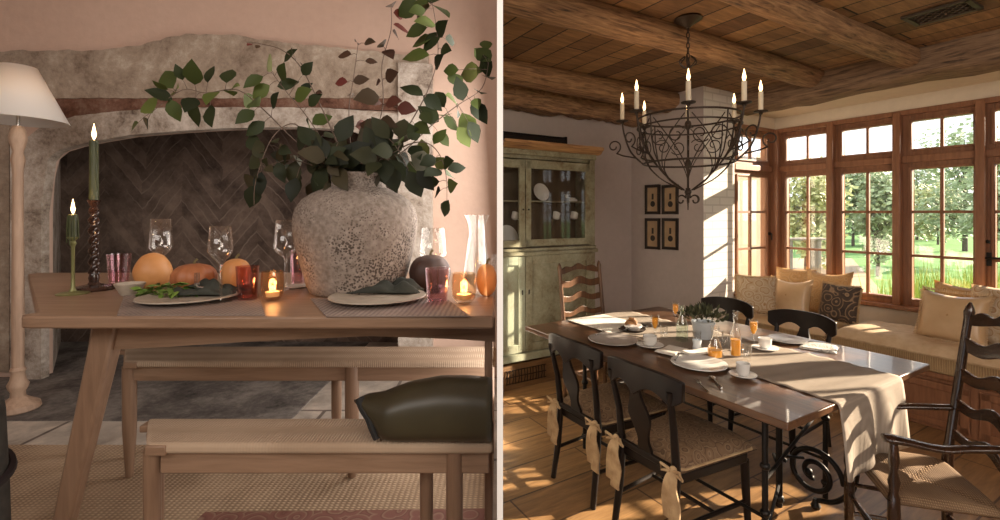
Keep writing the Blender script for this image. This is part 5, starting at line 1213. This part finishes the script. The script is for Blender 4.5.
# ------------------------------------------------------------------ chandelier
def chandelier():
    cx, cy = 1.128, 2.82; t = thing('chandelier', 'wrought iron basket chandelier with eight candle lamps over the dark table', 'chandelier', (cx, cy, 2.67)); o = Vector(t.location)
    s = 2.82/F
    Z = lambda py: H-(py-HY)*s-2.67
    def ring(r, z, rad, name): m = MB(); m.tube([(r*math.cos(a), r*math.sin(a), z) for a in frange(0, 2*PI, 48)[:-1]], rad, 6, True); m.build(name, M['iron_brown'], t)
    m = MB(); m.lathe([(.075,0),(.08,-.012),(.05,-.03),(.02,-.05),(.012,-.06)]); m.build('canopy', M['iron_brown'], t)
    m = MB(); z = -.055; k = 0
    while z > Z(150)+.02:
        c_ = (0, 0, z-.016); m.tube([(.009*math.cos(a)*(1 if k%2 else 0), .009*math.cos(a)*(0 if k%2 else 1), z-.018+.020*math.sin(a)) for a in frange(0, 2*PI, 12)[:-1]], .003, 5, True); z -= .031; k += 1
        if z < Z(62): break
    m.build('chain', M['iron_brown'], t)
    m = MB(); m.tube([(0,0,Z(60)),(0,0,Z(190))], .007, 8); m.ball((0,0,Z(125)), .02,.02,.03); m.ball((0,0,Z(163)), .017,.017,.025); 
    for k in range(6):
        a = k*PI/3; m.tube([((.004+.04*math.sin(u*PI)*1.0+.015*u)*math.cos(a), (.004+.04*math.sin(u*PI)+.015*u)*math.sin(a), Z(60)+.07*u-.05) for u in frange(0,1,8)], .004, 5)
    m.build('centre_stem', M['iron_brown'], t)
    ring(.29, Z(118), .006, 'upper_ring'); ring(.292, Z(127), .005, 'upper_ring'); ring(.255, Z(163), .006, 'lower_ring')
    def prof(u):   # basket rib from upper ring to the bottom finial
        return interp([(0,.285),(.3,.278),(.5,.258),(.7,.215),(.85,.15),(1,.03)], u), Z(118)+(Z(190)-Z(118))*u
    for k in range(8):
        a = k*PI/4+math.radians(23.5)
        m = MB(); pts = [(prof(u)[0]*math.cos(a), prof(u)[0]*math.sin(a), prof(u)[1]) for u in frange(0, 1, 16)]; m.tube(pts, .0042, 6)
        for sg in (1,-1):                 # crossing curved wires between ribs
            pts = [(prof(u)[0]*.985*math.cos(a+sg*.8*math.sin(u*PI*.5)*1.0), prof(u)[0]*.985*math.sin(a+sg*.8*math.sin(u*PI*.5)), prof(u)[1]) for u in frange(.05,.85,14)]; m.tube(pts, .0032, 5)
        m.build('basket_rib', M['iron_brown'], t)
        # scrolls in the tangential plane on the basket side
        m = MB(); am = a+PI/8
        for sg in (1,-1):
            pts = []
            for i in range(30):
                u = i/29; an = sg*(PI*.2+2*PI*1.15*u); rr = .052*(1-.75*u); tx = sg*.05+rr*math.cos(an); dz = rr*math.sin(an)+Z(141); R0 = .28
                pts.append((R0*math.cos(am)-tx*math.sin(am), R0*math.sin(am)+tx*math.cos(am), dz))
            m.tube(pts, .0035, 5)
        m.build('basket_scroll', M['iron_brown'], t)
        # arm
        ar = .385; e = MB()
        pts = [(.255,Z(163)),(.33,Z(150)),(.37,Z(132)),(.385,Z(118))]
        e.tube([(r*math.cos(a), r*math.sin(a), z) for r, z in [(p.x, p.y) for p in smoothpath([(r, z, 0) for r, z in pts], 5)]], .0055, 6)
        sp = []
        for i in range(34):
            u = i/33; an = -PI*.6-2*PI*1.2*u; rr = .045*(1-.72*u); sp.append(((.435+rr*math.cos(an))*math.cos(a), (.435+rr*math.cos(an))*math.sin(a), Z(143)+rr*math.sin(an)))
        e.tube([((.30)*math.cos(a), .30*math.sin(a), Z(156))]+[((.38)*math.cos(a), .38*math.sin(a), Z(153))]+sp, .0045, 6)
        arm = e.build('arm', M['iron_brown'], t, smooth=180)
        e = MB(); zc = Z(117); c_ = (ar*math.cos(a), ar*math.sin(a), zc); e.lathe([(.008,-.015),(.012,-.006),(.036,0),(.038,.006),(.014,.004)], c=c_, seg=18); e.build('drip_pan', M['iron_brown'], arm)
        e = MB(); e.lathe([(.013,.004),(.0135,.06),(.013,.115),(.006,.118)], c=c_, seg=14); e.build('candle_sleeve', M['wax'], arm)
        e = MB(); e.lathe([(.004,.116),(.009,.13),(.0098,.140),(.006,.158),(.001,.182)], c=c_, seg=12); e.build('flame_bulb', M['flame_core'], arm)
        ptlight('candle_light', (c_[0], c_[1], c_[2]+.15), 1.5, (1,.62,.32), .012, t)
    for k in range(6):
        a = k*PI/3+.2; m = MB(); sp = []
        for i in range(26):
            u = i/25; an = PI*.9-2*PI*.95*u; rr = .032*(1-.6*u); sp.append(((.045+rr*math.cos(an))*math.cos(a), (.045+rr*math.cos(an))*math.sin(a), Z(200)+rr*math.sin(an)))
        m.tube([(.01*math.cos(a), .01*math.sin(a), Z(188))]+sp, .0042, 5); m.build('bottom_scroll', M['iron_brown'], t)
    m = MB(); m.ball((0,0,Z(192)), .02,.02,.02); m.tube([(0,0,Z(190)),(0,0,Z(210))], [.008,.003], 6); m.build('finial', M['iron_brown'], t)
chandelier()

# ------------------------------------------------------------------ garden
g = MB(); g.prism([(BW+.15,-60),(90,-60),(90,90),(-20,90),(-20,AB+.3),(BW+.15,AB+.3)], -.12, -.05); o = rbuild(g, 'ground_lawn', M['lawn']); o['kind'] = 'structure'
def gp(px, Y): return Vector(((px-500)/F*Y, Y, -.05))
# gravel terrace outside the corner
g = MB(); c_ = [gp(770,6.0), gp(838,5.2), gp(880,9.5), gp(852,16), gp(770,16)]; o_ = c_[0]; g.prism([(p.x-o_.x, p.y-o_.y) for p in c_], 0, .012)
o = g.build('ground_gravel', M['gravel'], loc=o_); o['kind'] = 'structure'
# tall grass under the windows
g = MB(); random.seed(9)
for i in range(7500):
    b = rnd(6.3, 8.6); a = rnd(-1.5, 2.5); z = rnd(.45,.88) if random.random() < .9 else 1.0; w_ = rnd(.005,.010); an = rnd(0,PI); dx, dy = math.cos(an)*w_, math.sin(an)*w_; lx, ly = rnd(-.12,.12), rnd(-.12,.12)
    g.add([(b-dx,a-dy,0),(b+dx,a+dy,0),(b+lx*.4+dx*.7,a+ly*.4+dy*.7,z*.6),(b+lx*.4-dx*.7,a+ly*.4-dy*.7,z*.6),(b+lx,a+ly,z)], [(0,1,2,3),(3,2,4)])
o = g.build('tall_grass', M['grass'], loc=(0,0,-.05), rz=TH, smooth=0); tag(o, 'bright tall grass growing outside below the windows', 'grass', kind='stuff')
def tree(px, Y, ht, r, mat, label, tz=None, n=1500, seed=1, lsz=.11):
    n = int(n*2.6); lsz *= .6; random.seed(seed); v = gp(px, Y); t = thing('tree', label, 'tree', v, 0, 'garden trees')
    m = MB(); m.tube([(0,0,0),(.03,.02,ht*.3),(-.02,0,ht*.6),(0,.02,ht*.85)], [.07*ht/4,.05*ht/4,.04*ht/4,.015], 8)
    zc = ht*.58 if tz is None else tz; cl = []
    for k in range(26):
        a = rnd(0,2*PI); q = rnd(0,1)**.6; zz = zc+(rnd(-1,1))*(ht-zc)*.75; rr = r*.62*math.sqrt(max(0, 1-((zz-zc)/(ht-zc))**2))
        cl.append((Vector((rr*q*math.cos(a), rr*q*math.sin(a), zz)), r*rnd(.32,.5)))
        m.tube([(0,0,min(zz*.7,ht*.8)), cl[-1][0]], [.02*ht/4,.006], 5)
    m.build('trunk', M['bark'], t)
    g = MB()
    for i in range(n):
        c_, cr = cl[i%26]; d = Vector((random.gauss(0,1), random.gauss(0,1), random.gauss(0,1))).normalized()*cr*rnd(.55,1.05); p = c_+d; s = lsz*rnd(.6,1.3)
        e1 = Vector((rnd(-1,1),rnd(-1,1),rnd(-1,1))).normalized()*s; e2 = e1.orthogonal().normalized()*s*.6
        g.add([p-e1, p+e2, p+e1, p-e2], [(0,1,2,3)])
    g.build('foliage', M[mat], t, smooth=0)
tree(806, 11, 2.9, .95, 'tree_b', 'yellow green tree seen through the leftmost garden window', tz=1.5, seed=2, n=1500)
tree(878, 11.5, 2.75, .62, 'tree_a', 'slender grey green tree seen through the second window', tz=1.5, seed=3)
tree(853, 22, 3.8, 1.8, 'tree_a', 'broad soft green tree farther off in the second window', seed=4, lsz=.2, tz=2.2)
tree(917, 27, 4.5, 2.4, 'tree_a', 'broad green tree at the left of the wide window', seed=5, lsz=.22, tz=2.5)
tree(938, 23, 3.0, 1.3, 'tree_b', 'low yellow green tree at the far edge of the lawn', seed=6, lsz=.16, tz=1.6)
tree(965, 19, 5.3, 2.0, 'tree_a', 'tall full green tree reaching into the upper pane at right', seed=7, lsz=.17, tz=2.9)
tree(1004, 13.5, 3.8, 1.1, 'tree_a', 'green tree seen through the glazed door at the right edge', seed=8, lsz=.16)
tree(835, 34, 5.0, 2.6, 'tree_a', 'distant pale green tree between the first two windows', seed=10, lsz=.26, tz=2.6)
# low stone bench and neighbour wing of the house
t = thing('stone_bench', 'low dark stone garden bench seen through the leftmost window', 'bench', gp(801,8.5), .2)
m = MB(); m.box(-.42,.42,-.12,.12,1.06-.0,1.10); m.box(-.34,-.26,-.1,.1,0,1.06); m.box(.26,.34,-.1,.1,0,1.06); m.build('slab_and_supports', M['stone_ext'], t, bevel=.01)
g = MB(); bx1 = bof(767,4.3); g.box(4.35, bx1, 4.3, 4.5, -.05, 2.36); M['brick_ext'] = mat_plaster('beige_exterior_render', (.42,.34,.26), (.36,.29,.22), 3)
rstruct(g, 'wall_exterior', M['brick_ext'])
g = MB(); g.box(4.30, bx1+.08, 4.22, 4.6, 2.36, 2.44); rstruct(g, 'trim_eaves', M['redwood'])
